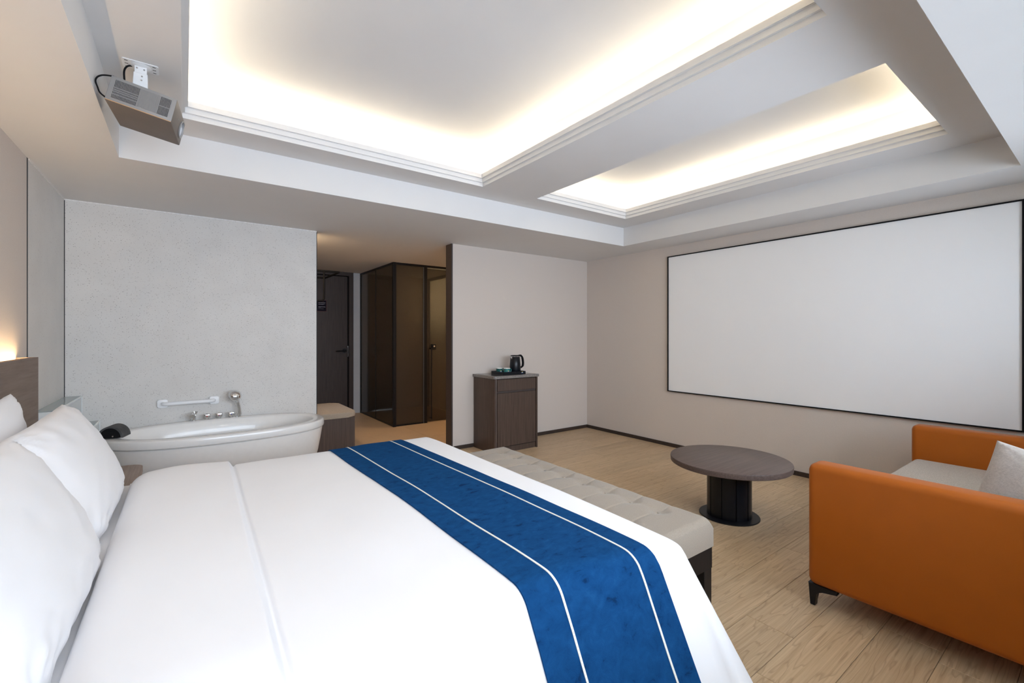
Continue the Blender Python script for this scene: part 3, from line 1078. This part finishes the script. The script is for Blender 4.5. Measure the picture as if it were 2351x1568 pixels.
# ------------------------------------------------------------------ bathtub
bt = tag(empty('bathtub', (0.27, 4.315, 0)), 'white oval acrylic bathtub against the speckled stone wall', 'bathtub')
EX = 2.35
NS = 72
bm = bm_new()
prof = [(0.722, 0.412, 0.505), (0.738, 0.428, 0.508), (0.742, 0.432, 0.518), (0.742, 0.432, 0.558), (0.738, 0.428, 0.567), (0.728, 0.420, 0.571),
        (0.664, 0.352, 0.571), (0.655, 0.343, 0.567), (0.648, 0.336, 0.556), (0.63, 0.32, 0.45), (0.60, 0.30, 0.28), (0.56, 0.265, 0.19), (0.48, 0.20, 0.155), (0.3, 0.10, 0.15)]
loft(bm, [circle(0, 0, z, a, b, NS, EX) for a, b, z in prof], False, True)
obj('basin', bm, 'acrylic', bt, True, 60)
bm = bm_new()
prof = [(0.54, 0.27, 0.0), (0.60, 0.315, 0.03), (0.655, 0.355, 0.15), (0.695, 0.388, 0.30), (0.718, 0.410, 0.43), (0.729, 0.420, 0.500), (0.722, 0.412, 0.5045)]
loft(bm, [circle(0, 0, z, a, b, NS, EX) for a, b, z in prof], True, False)
obj('apron', bm, 'apron', bt, True, 60)
# faucet on the back rim
fx, fy, fz = -0.211, 0.385, 0.571
bm = bm_new()
lathe(bm, [(0.028, fz), (0.028, fz + 0.006), (0.017, fz + 0.008), (0.017, fz + 0.045)], fx, fy, 20)
tube(bm, smooth_path([(fx, fy, fz + 0.030), (fx, fy - 0.01, fz + 0.055), (fx - 0.004, fy - 0.04, fz + 0.062), (fx - 0.008, fy - 0.075, fz + 0.048)], 4), [0.014] * 9 + [0.017] * 4, 14)
prism(bm, [(fx - 0.012, fz + 0.045), (fx + 0.018, fz + 0.045), (fx + 0.032, fz + 0.075), (fx + 0.004, fz + 0.078)], 'y', fy + 0.004, fy + 0.012)
obj('faucet', bm, 'chrome', bt, True, 50)
for i, (kx, ms) in enumerate(((-0.115, ('red',)), (-0.027, ('red', 'blue')), (0.064, ('blue',)))):
    bm = bm_new()
    lathe(bm, [(0.027, fz), (0.027, fz + 0.005), (0.014, fz + 0.006), (0.014, fz + 0.014)], kx, fy, 20)
    box(bm, kx - 0.021, kx + 0.021, fy - 0.021, fy + 0.021, fz + 0.013, fz + 0.046, bev=0.004)
    for sx in (-0.023, 0.023):
        box(bm, kx + sx - 0.002, kx + sx + 0.002, fy - 0.015, fy + 0.015, fz + 0.016, fz + 0.048, bev=0.001, seg=1)
    lathe(bm, [(0.008, fz + 0.045), (0.006, fz + 0.052), (0.001, fz + 0.054)], kx, fy, 12)
    kn = obj('tap_knob', bm, 'chrome', bt, True, 40)
    for j, mk in enumerate(ms):
        bm = bm_new()
        off = 0.0 if len(ms) == 1 else (-0.003 if j == 0 else 0.003)
        tube(bm, [(kx + off, fy - 0.0208, fz + 0.030), (kx + off, fy - 0.0222, fz + 0.030)], 0.0045 if len(ms) == 1 else 0.0035, 12)
        obj('marker', bm, mk, kn)

hs = tag(empty('hand_shower', (0.395, 4.695, 0.571)), 'chrome hand shower standing in its holder on the bathtub rim', 'shower')
bm = bm_new()
lathe(bm, [(0.024, 0.0), (0.024, 0.006), (0.016, 0.008), (0.015, 0.03)], n=20)
obj('holder', bm, 'chrome', hs, True, 50)
hp_ = [(0.006, 0.0, 0.02), (0.0, -0.006, 0.07), (-0.010, -0.016, 0.120), (-0.020, -0.026, 0.150), (-0.028, -0.033, 0.178)]
bm = bm_new()
tube(bm, smooth_path(hp_, 5), [0.0135] * 10 + [0.014, 0.0145, 0.0155, 0.017, 0.019, 0.022, 0.025, 0.028, 0.031, 0.033, 0.034], 18)
obj('handle', bm, 'chrome', hs, True, 60)
bm = bm_new()
R_ = Matrix.Translation((-0.034, -0.038, 0.198)) @ Matrix.Rotation(math.radians(62), 4, 'X') @ Matrix.Rotation(math.radians(14), 4, 'Y')
rings = [circle(0, 0, z, r, n=28) for r, z in ((0.004, 0.030), (0.026, 0.026), (0.044, 0.014), (0.051, 0.0), (0.050, -0.008), (0.043, -0.012), (0.004, -0.013))]
loft(bm, [[R_ @ Vector(p) for p in r] for r in rings])
obj('shower_head', bm, 'chrome', hs, True, 70)

gb = tag(empty('grab_bar', (0.03, YS, 0.728)), 'white plastic grab bar on the stone wall above the bathtub', 'grab bar')
bm = bm_new()
tube(bm, smooth_path([(-0.175, -0.012, 0), (-0.172, -0.035, 0), (-0.15, -0.052, 0), (-0.10, -0.054, 0), (0.10, -0.054, 0), (0.15, -0.052, 0), (0.172, -0.035, 0), (0.175, -0.012, 0)], 6), 0.0165, 16)
obj('rail', bm, 'plastic', gb, True, 60)
for sx in (-0.18, 0.18):
    bm = bm_new()
    prism(bm, rrect(sx - 0.035, sx + 0.035, -0.033, 0.033, 0.012, 5), 'y', -0.020, -0.001, bev=0.004)
    obj('mount_plate', bm, 'plastic', gb, True, 50)

bp_ = tag(empty('bath_headrest', (-0.425, 4.195, 0.577), math.radians(-15)), 'black foam headrest hooked over the left end of the bathtub rim', 'headrest')
def arch(r, n=16, base=-0.02):
    return [(r * math.cos(PI * k / n) * 1.0, base + (r * 1.12) * math.sin(PI * k / n)) for k in range(n + 1)]
bm = bm_new()
outer = arch(0.074, 18, 0.0)
inner = [(x * 0.84, z * 0.86) for x, z in outer]
poly = outer + [(x, z) for x, z in reversed(inner)]
prism(bm, poly, 'y', 0.0, 0.13)
obj('shell', bm, 'foam', bp_, True, 50)
bm = bm_new()
prism(bm, inner, 'y', 0.006, 0.124)
obj('core', bm, 'blackmatte', bp_, True, 50)
one('suction_clip', 'chrome', bp_, 0.012, 0.020, 0.002, 0.006, 0.008, 0.016)

def glass_box(x0, x1, y0, y1, z1, label):
    r = tag(empty('glass_shelf_box', (x0, y0, 0)), label, 'glass box', 'stepped glass boxes at the bathtub head')
    dx, dy = x1 - x0, y1 - y0
    one('top_pane', 'clear', r, 0.002, dx, 0, dy - 0.002, z1 - 0.008, z1)
    one('side_pane', 'frost', r, dx - 0.008, dx, 0.0, dy - 0.002, 0.001, z1 - 0.009)
    one('front_pane', 'frost', r, 0.002, dx - 0.009, 0.0, 0.008, 0.001, z1 - 0.009)
    bm = bm_new()
    box(bm, dx - 0.004, dx + 0.003, 0, dy - 0.002, z1 - 0.008, z1 + 0.001)
    box(bm, dx - 0.004, dx + 0.003, dy - 0.012, dy - 0.003, 0.001, z1)
    obj('polished_edge', bm, 'glassedge', r)
glass_box(XL + 0.003, -0.642, 3.935, YS, 0.832, 'taller frosted glass box in the corner by the bathtub')
glass_box(-0.636, -0.540, 4.10, YS, 0.631, 'lower frosted glass box between the taller one and the bathtub')

# ------------------------------------------------------------------ minibar cabinet
mb = tag(empty('minibar_cabinet', (2.72, 4.05, 0)), 'dark walnut minibar cabinet with grey granite top against the far wall', 'cabinet')
one('side_panel', 'walnut', mb, 0.0, 0.02, 0.03, 0.438, 0.0, 0.818)
one('side_panel', 'walnut', mb, 0.58, 0.60, 0.0, 0.438, 0.0, 0.818)
bm = bm_new()
prism(bm, [(0.0, 0.03)] + [(0.03 - 0.03 * math.cos(PI / 2 * k / 8), 0.03 - 0.03 * math.sin(PI / 2 * k / 8)) for k in range(9)][1:] + [(0.034, 0.03)], 'z', 0.0, 0.818)
obj('rounded_corner_strip', bm, 'walnut', mb, True, 50)
one('carcass', 'blackwood', mb, 0.02, 0.58, 0.02, 0.438, 0.06, 0.816)
one('drawer', 'walnut', mb, 0.037, 0.572, 0.001, 0.022, 0.683, 0.812, bev=0.0015, seg=1)
one('finger_groove', 'jamb', mb, 0.037, 0.572, 0.006, 0.020, 0.662, 0.682)
one('door', 'walnut', mb, 0.037, 0.572, 0.001, 0.022, 0.070, 0.660, bev=0.0015, seg=1)
one('plinth', 'walnut', mb, 0.034, 0.58, 0.018, 0.022, 0.0, 0.06)
bm = bm_new()
prism(bm, rrect(-0.012, 0.612, -0.012, 0.443, 0.03, 6, (0, 0, 1, 0)), 'z', 0.820, 0.850, bev=0.002)
ct = obj('countertop', bm, 'granite', mb, True, 30)
one('polished_inlay', 'marbledark', ct, 0.02, 0.58, 0.03, 0.42, 0.8501, 0.8512)

ty = tag(empty('serving_tray', (3.045, 4.275, 0.8515)), 'black lacquer serving tray on the minibar cabinet', 'tray')
bm = bm_new()
box(bm, -0.142, 0.18, -0.12, 0.12, 0.0, 0.006)
ring_box(bm, -0.137, 0.175, -0.115, 0.115, 0.005, 0.006, 0.030)
obj('tray_body', bm, 'blackgloss', ty)


def emblem(parent, at, rot, s):
    """sun over a wave, the mark printed on the tray and mugs"""
    T = Matrix.Translation(at) @ rot
    bm = bm_new()
    pts = [(0.55 * s * math.cos(PI * k / 10), 0.62 * s * math.sin(PI * k / 10) + 0.18 * s) for k in range(11)]
    A = [bm.verts.new(T @ Vector((x, 0, z))) for x, z in pts]
    B = [bm.verts.new(T @ Vector((x, -0.0008, z))) for x, z in pts]
    bm.faces.new(A)
    bm.faces.new(list(reversed(B)))
    for k in range(11):
        j = (k + 1) % 11
        bm.faces.new((A[k], B[k], B[j], A[j]))
    obj('sun_mark', bm, 'yellow', parent)
    bm = bm_new()
    pts = [(-s, 0.02 * s), (-0.55 * s, 0.20 * s), (0, 0.10 * s), (0.55 * s, 0.20 * s), (s, 0.05 * s), (0.7 * s, -0.30 * s), (-0.7 * s, -0.30 * s)]
    A = [bm.verts.new(T @ Vector((x, 0, z))) for x, z in pts]
    B = [bm.verts.new(T @ Vector((x, -0.0009, z))) for x, z in pts]
    bm.faces.new(A)
    bm.faces.new(list(reversed(B)))
    n = len(pts)
    for k in range(n):
        j = (k + 1) % n
        bm.faces.new((A[k], B[k], B[j], A[j]))
    obj('wave_mark', bm, 'emblue', parent)


emblem(ty, (0.130, -0.1205, 0.013), Matrix.Identity(4), 0.015)

kt = tag(empty('electric_kettle', (3.168, 4.285, 0.8575)), 'black electric kettle standing on the serving tray', 'kettle')
bm = bm_new()
lathe(bm, [(0.066, 0.018), (0.068, 0.025), (0.064, 0.10), (0.056, 0.188), (0.054, 0.190)], n=36)
obj('body', bm, 'blackgloss', kt, True, 50)
bm = bm_new()
lathe(bm, [(0.064, 0.0), (0.066, 0.004), (0.064, 0.017)], n=36)
obj('power_base', bm, 'blackmatte', kt, True, 50)
bm = bm_new()
lathe(bm, [(0.0562, 0.189), (0.0562, 0.194)], n=36)
obj('rim_band', bm, 'chrome', kt, True, 50)
bm = bm_new()
lathe(bm, [(0.055, 0.194), (0.054, 0.201), (0.045, 0.205), (0.001, 0.206)], n=36)
box(bm, 0.03, 0.068, -0.014, 0.014, 0.188, 0.206, bev=0.004)
obj('lid', bm, 'blackmatte', kt, True, 50)
bm = bm_new()
prism(bm, [(-0.050, -0.016), (-0.078, -0.002), (-0.078, 0.002), (-0.050, 0.016)], 'z', 0.155, 0.188)
bmesh.ops.translate(bm, verts=[v for v in bm.verts if v.co.x < -0.06 and v.co.z < 0.17], vec=(0.022, 0, 0))
obj('spout', bm, 'chrome', kt, True, 30)
bm = bm_new()
tube(bm, smooth_path([(0.050, 0, 0.196), (0.085, 0, 0.198), (0.108, 0, 0.170), (0.118, 0, 0.110), (0.108, 0, 0.070), (0.066, 0, 0.052)], 6), [0.012] * 12 + [0.014] * 12 + [0.011] * 7, 12)
obj('handle', bm, 'blackmatte', kt, True, 60)

for (mx_, my_, mt, lb) in ((2.952, 4.300, 'tealdark', 'dark green mug with sun emblem, left one on the serving tray'),
                           (3.010, 4.232, 'teal', 'lighter teal mug with sun emblem beside the kettle on the tray')):
    mg = tag(empty('mug', (mx_, my_, 0.858), math.radians(0)), lb, 'mug', 'mugs on the tray')
    bm = bm_new()
    lathe(bm, [(0.030, 0.0), (0.036, 0.004), (0.0385, 0.02), (0.039, 0.056)], n=28, caps=False)
    bm.faces.new([v for v in bm.verts if v.co.z < 0.001])
    obj('cup', bm, mt, mg, True, 50)
    bm = bm_new()
    lathe(bm, [(0.0393, 0.0555), (0.0393, 0.062), (0.0360, 0.062), (0.035, 0.02), (0.028, 0.008), (0.001, 0.008)], n=28, caps=False)
    obj('rim', bm, 'porcelain', mg, True, 50)
    bm = bm_new()
    tube(bm, smooth_path([(0.036, 0, 0.050), (0.056, 0, 0.050), (0.062, 0, 0.034), (0.054, 0, 0.016), (0.036, 0, 0.012)], 5), 0.0045, 8)
    obj('handle', bm, mt, mg, True, 60)
    emblem(mg, (-0.006, -0.0405, 0.024), Matrix.Identity(4), 0.014)

# ------------------------------------------------------------------ coffee table
tb = tag(empty('coffee_table', (3.18, 1.70, 0)), 'round dark wood coffee table on black metal pedestal', 'table')
bm = bm_new()
lathe(bm, [(0.392, 0.372), (0.398, 0.376), (0.400, 0.404), (0.398, 0.410), (0.393, 0.412)], n=72)
obj('tabletop', bm, 'walnut_h', tb, True, 30)
bm = bm_new()
lathe(bm, [(0.140, 0.008), (0.140, 0.372)], n=40)
obj('pedestal', bm, 'blackgloss', tb, True, 50)
for k in range(10):
    t = 2 * PI * k / 10 + 0.2
    bm = bm_new()
    n_ = 6
    dt = 2 * PI / 10 - 0.05
    arc = [t + dt * j / n_ for j in range(n_ + 1)]
    prism(bm, [(0.147 * math.cos(q), 0.147 * math.sin(q)) for q in arc] + [(0.141 * math.cos(q), 0.141 * math.sin(q)) for q in reversed(arc)], 'z', 0.010, 0.371)
    obj('pedestal_panel', bm, 'blackgloss', tb, True, 40)
bm = bm_new()
lathe(bm, [(0.197, 0.0), (0.200, 0.002), (0.200, 0.007), (0.197, 0.009)], n=56)
obj('base_plate', bm, 'blackmetal', tb, True, 30)

# ------------------------------------------------------------------ sofa
sf = tag(empty('sofa', (2.43, 0.916, 0)), 'tan orange leather two-seat sofa with slim arms and black metal legs', 'sofa')
SW = 1.76      # inner face of the far arm
def arm(x0, x1, zt):
    bm = bm_new()
    box(bm, x0, x1, -0.86, 0.0, 0.103, zt, bev=0.034, seg=6)
    return obj('arm', bm, 'leather', sf, True, 60)
arm(0.0, 0.135, 0.684)
arm(SW, SW + 0.135, 0.66)
bm = bm_new()
box(bm, 0.132, SW + 0.004, -0.84, -0.03, 0.105, 0.275, bev=0.015)
obj('seat_frame', bm, 'leather', sf, True, 60)
bm = bm_new()
box(bm, 0.140, SW - 0.004, -0.70, -0.015, 0.277, 0.435, bev=0.045, seg=5)
obj('seat_cushion', bm, 'seat', sf, True, 60)
bm = bm_new()
box(bm, 0.02, SW + 0.115, -0.98, -0.861, 0.105, 0.70, bev=0.03, seg=4)
obj('backrest', bm, 'leather', sf, True, 60)
# stitched seam down the arm front
for x in (0.006, SW + 0.006):
    bm = bm_new()
    for k in range(66):
        z = 0.15 + k * 0.0075
        if z > 0.64:
            break
        box(bm, x + 0.002, x + 0.0045, -0.0125, -0.0085, z, z + 0.0045, mat=Matrix.Translation((0.0025, 0, 0)))
    st = obj('stitching', bm, 'stitch', sf)
    st['kind'] = 'stuff'
lp = [(0.020, 0.104), (-0.098, 0.104), (-0.098, 0.086), (-0.040, 0.076), (-0.022, 0.070), (-0.012, 0.058), (-0.008, 0.0), (0.012, 0.0)]
for x, y, fy_ in ((0.035, -0.02, 1), (SW + 0.07, -0.02, 1), (0.035, -0.955, -1), (SW + 0.07, -0.955, -1)):
    bm = bm_new()
    prism(bm, [(y + fy_ * u, v) for u, v in lp], 'x', x - 0.018, x + 0.018, bev=0.003, seg=1)
    obj('leg', bm, 'blackmetal', sf, True, 40)

# square cushion turned towards the near arm: its face looks to -X and up, its top leans towards the backrest
B_ = Matrix(((0, 0, -1), (1, 0, 0), (0, 1, 0))).to_4x4()
T = Matrix.Translation((2.975, 0.215, 0.612)) @ Matrix.Rotation(math.radians(14), 4, 'X') @ Matrix.Rotation(math.radians(14), 4, 'Y') @ B_
pillow('throw_cushion', 'pale textured throw cushion propped on the sofa seat', 0.37, 0.34, 0.12, T, 'throw', None, 'cushion', 36, 0.004, 7.7, 0.03)

# ------------------------------------------------------------------ tufted bench at the foot of the bed
bn = tag(empty('bed_bench', (1.75, 2.0, 0)), 'beige tufted bench with black legs at the foot of the bed', 'bench')
BX0, BX1, BY0, BY1 = -0.235, 0.262, -0.85, 0.86
tx = (-0.10, 0.135)
ty_ = [-0.64 + 0.171 * k for k in range(9)]
bm = bm_new()
nx, ny = 96, 150
def bench_z(x, y):
    z = 0.442
    ex = min(x - BX0, BX1 - x)
    ey = min(y - BY0, BY1 - y)
    for e in (ex, ey):
        if e < 0.035:
            z -= 0.026 * (1 - e / 0.035) ** 2
    q = min(ty_, key=lambda v: abs(v - y))
    p = min(tx, key=lambda v: abs(v - x))
    r = math.hypot(x - p, y - q)
    z -= 0.017 * math.exp(-(r / 0.040) ** 2)
    away = 1 - math.exp(-(r / 0.03) ** 2)
    inside = 1.0 if ty_[0] - 0.01 < y < ty_[-1] + 0.01 else 0.0
    z -= 0.0035 * math.exp(-((y - q) / 0.006) ** 2) * min(1, ex / 0.04) * away
    z -= 0.0040 * math.exp(-((y - q) / 0.03) ** 2) * min(1, ex / 0.05) * away
    z -= 0.0025 * math.exp(-((x - p) / 0.02) ** 2) * inside * away
    return z
gx = [BX0 + (BX1 - BX0) * (0.5 - 0.5 * math.cos(PI * i / nx)) * 0.5 + (BX1 - BX0) * i / nx * 0.5 for i in range(nx + 1)]
gy = lin(BY0, BY0 + 0.04, 8) + lin(BY0 + 0.04, BY1 - 0.04, 420)[1:] + lin(BY1 - 0.04, BY1, 8)[1:]
V = [[bm.verts.new((x, y, bench_z(x, y))) for y in gy] for x in gx]
for i in range(len(gx) - 1):
    for j in range(len(gy) - 1):
        bm.faces.new((V[i][j], V[i + 1][j], V[i + 1][j + 1], V[i][j + 1]))
loopv = [V[i][0] for i in range(len(gx))] + [V[-1][j] for j in range(1, len(gy))] + [V[i][-1] for i in range(len(gx) - 2, -1, -1)] + [V[0][j] for j in range(len(gy) - 2, 0, -1)]
low = [bm.verts.new((v.co.x, v.co.y, 0.307)) for v in loopv]
n_ = len(loopv)
for k in range(n_):
    j = (k + 1) % n_
    bm.faces.new((loopv[k], loopv[j], low[j], low[k]))
bm.faces.new(low)
obj('cushion', bm, 'linen', bn, True, 70)
one('frame', 'blackwood', bn, BX0 + 0.004, BX1 - 0.004, BY0 + 0.004, BY1 - 0.004, 0.205, 0.306, bev=0.002, seg=1)
for x in (BX0 + 0.006, BX1 - 0.066):
    for y in (BY0 + 0.006, BY1 - 0.066):
        one('leg', 'blackwood', bn, x, x + 0.06, y, y + 0.06, 0.0, 0.205, bev=0.002, seg=1)
for q in ty_:
    for p in tx:
        bm = bm_new()
        lathe(bm, [(0.009, 0.4215), (0.008, 0.4275), (0.001, 0.4290)], p, q, 12)
        obj('button', bm, 'linen', bn, True, 60)

# ------------------------------------------------------------------ projector on its ceiling mount
PC = Vector((-0.1378, 2.68, 2.3319))
PR = Matrix.Rotation(-0.1226, 4, 'Z') @ Matrix.Rotation(0.2069, 4, 'Y') @ Matrix.Rotation(-0.0468, 4, 'X')
pj = tag(empty('projector', mat=Matrix.Translation(PC) @ PR), 'grey and bronze box projector hanging from the ceiling', 'projector')
L2, W2, H2_ = 0.1172, 0.1275, 0.0571
bm = bm_new()
box(bm, -L2, L2, -W2, W2, -H2_, H2_, bev=0.004, seg=2)
for f in bm.faces:
    nrm = f.normal
    f.normal_update()
    f.material_index = 0 if f.normal.y < -0.7 or f.normal.z > 0.7 else 1
obj('case', bm, ['casegrey', 'casebrown'], pj, True, 30)
one('copper_line', 'copper', pj, -L2 + 0.002, L2 - 0.002, -W2 - 0.0006, -W2 + 0.002, -H2_ + 0.0015, -H2_ + 0.004)
def grille(x0, x1, z0, z1, nb, rows, name='vent'):
    g = one(name, 'blackmatte', pj, x0, x1, -W2 - 0.0007, -W2 + 0.001, z0, z1)
    bm = bm_new()
    st = (x1 - x0) / nb
    for k in range(nb):
        xa = x0 + st * (k + 0.55)
        box(bm, xa, xa + st * 0.45, -W2 - 0.0028, -W2 - 0.0006, z0, z1)
    for z in rows:
        box(bm, x0, x1, -W2 - 0.0026, -W2 - 0.0006, z - 0.0012, z + 0.0012)
    obj('vent_slats', bm, 'casegrey', g)
grille(-0.098, -0.013, -0.040, 0.043, 20, (0.008, -0.010, -0.022, -0.002))
grille(0.062, 0.100, -0.040, 0.043, 9, (0.0,))
bm = bm_new()
for k in range(18):
    x = -0.010 + k * 0.004
    box(bm, x, x + 0.0022, -W2 - 0.0022, -W2 + 0.001, -0.040, 0.043)
obj('ribbed_panel', bm, 'casegrey', pj)
T = Matrix.Translation((L2, 0.066, 0.0)) @ Matrix.Rotation(PI / 2, 4, 'Y')
bm = bm_new()
loft(bm, [[T @ Vector(p) for p in circle(0, 0, z, r, n=36)] for r, z in ((0.040, -0.002), (0.042, 0.004), (0.039, 0.006), (0.036, 0.005), (0.034, -0.003))], False, False)
ln = obj('lens_ring', bm, 'casegrey', pj, True, 50)
bm = bm_new()
loft(bm, [[T @ Vector(p) for p in circle(0, 0, z, r, n=36)] for r, z in ((0.0345, 0.0005), (0.025, 0.002), (0.012, 0.003), (0.001, 0.0032))], False, True)
obj('lens', bm, 'lens', ln, True, 60)
one('name_strip', 'casegrey', pj, L2 + 0.0002, L2 + 0.001, -0.030, -0.006, 0.010, 0.013)

mt = tag(empty('projector_mount', (-0.165, 2.69, ZT)), 'white steel ceiling bracket that carries the projector', 'mount')
bm = bm_new()
prism(bm, rrect(-0.066, 0.066, -0.042, 0.042, 0.010, 5), 'z', -0.004, -0.0005)
lathe(bm, [(0.040, -0.004), (0.026, -0.012), (0.02, -0.013)], 0.0, 0.0, 28)
obj('ceiling_plate', bm, 'steelwhite', mt, True, 40)
for x in (-0.050, 0.050):
    for y in (-0.028, 0.0, 0.028):
        one('plate_slot', 'blackmatte', mt, x - 0.006, x + 0.006, y - 0.002, y + 0.002, -0.0046, -0.0035)
bm = bm_new()
box(bm, -0.021, 0.023, -0.018, 0.018, -0.078, -0.008, bev=0.002)
arm_o = obj('drop_arm', bm, 'steelwhite', mt, True, 30)
bm = bm_new()
prism(bm, [(-0.024, -0.042), (0.026, -0.042), (0.026, -0.110), (0.012, -0.146), (-0.018, -0.150), (-0.028, -0.110)], 'y', -0.022, 0.022, bev=0.002, seg=1)
obj('tilt_bracket', bm, 'steelwhite', mt, True, 30)
for x, z in ((-0.012, -0.022), (0.014, -0.024), (0.006, -0.058), (0.004, -0.076)):
    bm = bm_new()
    yy = -0.018 if z > -0.045 else -0.022
    tube(bm, [(x, yy + 0.001, z), (x, yy - 0.003, z)], [0.0045, 0.0035], 12)
    obj('screw', bm, 'chrome', mt, True, 50)
inv = pj.matrix_world
bm = bm_new()
for sx in (-1, 1):
    p0 = inv @ Vector((sx * 0.085, 0.0, H2_ + 0.003))
    pts = [(inv @ Vector((sx * 0.012, 0.0, H2_ + 0.004))), (inv @ Vector((sx * 0.05, 0.01, H2_ + 0.012))), p0]
    tube(bm, [p - mt.location for p in pts], [0.006, 0.005, 0.007], 8)
obj('support_foot', bm, 'steelwhite', mt, True, 50)
bm = bm_new()
q = [inv @ Vector((-0.075 + 0.022 * math.cos(t), 0.03, H2_ + 0.004 + 0.030 * math.sin(t))) - mt.location for t in lin(0, PI, 12)]
tube(bm, q, 0.003, 8)
obj('cable_clip', bm, 'plastic', mt, True, 60)

bm = bm_new()
tube(bm, smooth_path([(-0.252, 2.62, 2.435), (-0.272, 2.575, 2.412), (-0.288, 2.567, 2.402), (-0.3005, 2.567, 2.389), (-0.3045, 2.567, 2.372), (-0.298, 2.567, 2.349), (-0.2885, 2.567, 2.326), (-0.262, 2.60, 2.318)], 5), 0.0032, 8)
tag(obj('power_cable', bm, 'blackmatte', None, True, 60), 'black cable looping out behind the projector', 'cable')
bm = bm_new()
tube(bm, smooth_path([(-0.188, 2.70, 2.540), (-0.207, 2.70, 2.536), (-0.219, 2.70, 2.522), (-0.224, 2.70, 2.50), (-0.222, 2.70, 2.46), (-0.215, 2.70, 2.420)], 5), 0.0038, 8)
tag(obj('signal_cable', bm, 'blackmatte', None, True, 60), 'black cable dropping from the ceiling bracket to the projector', 'cable')
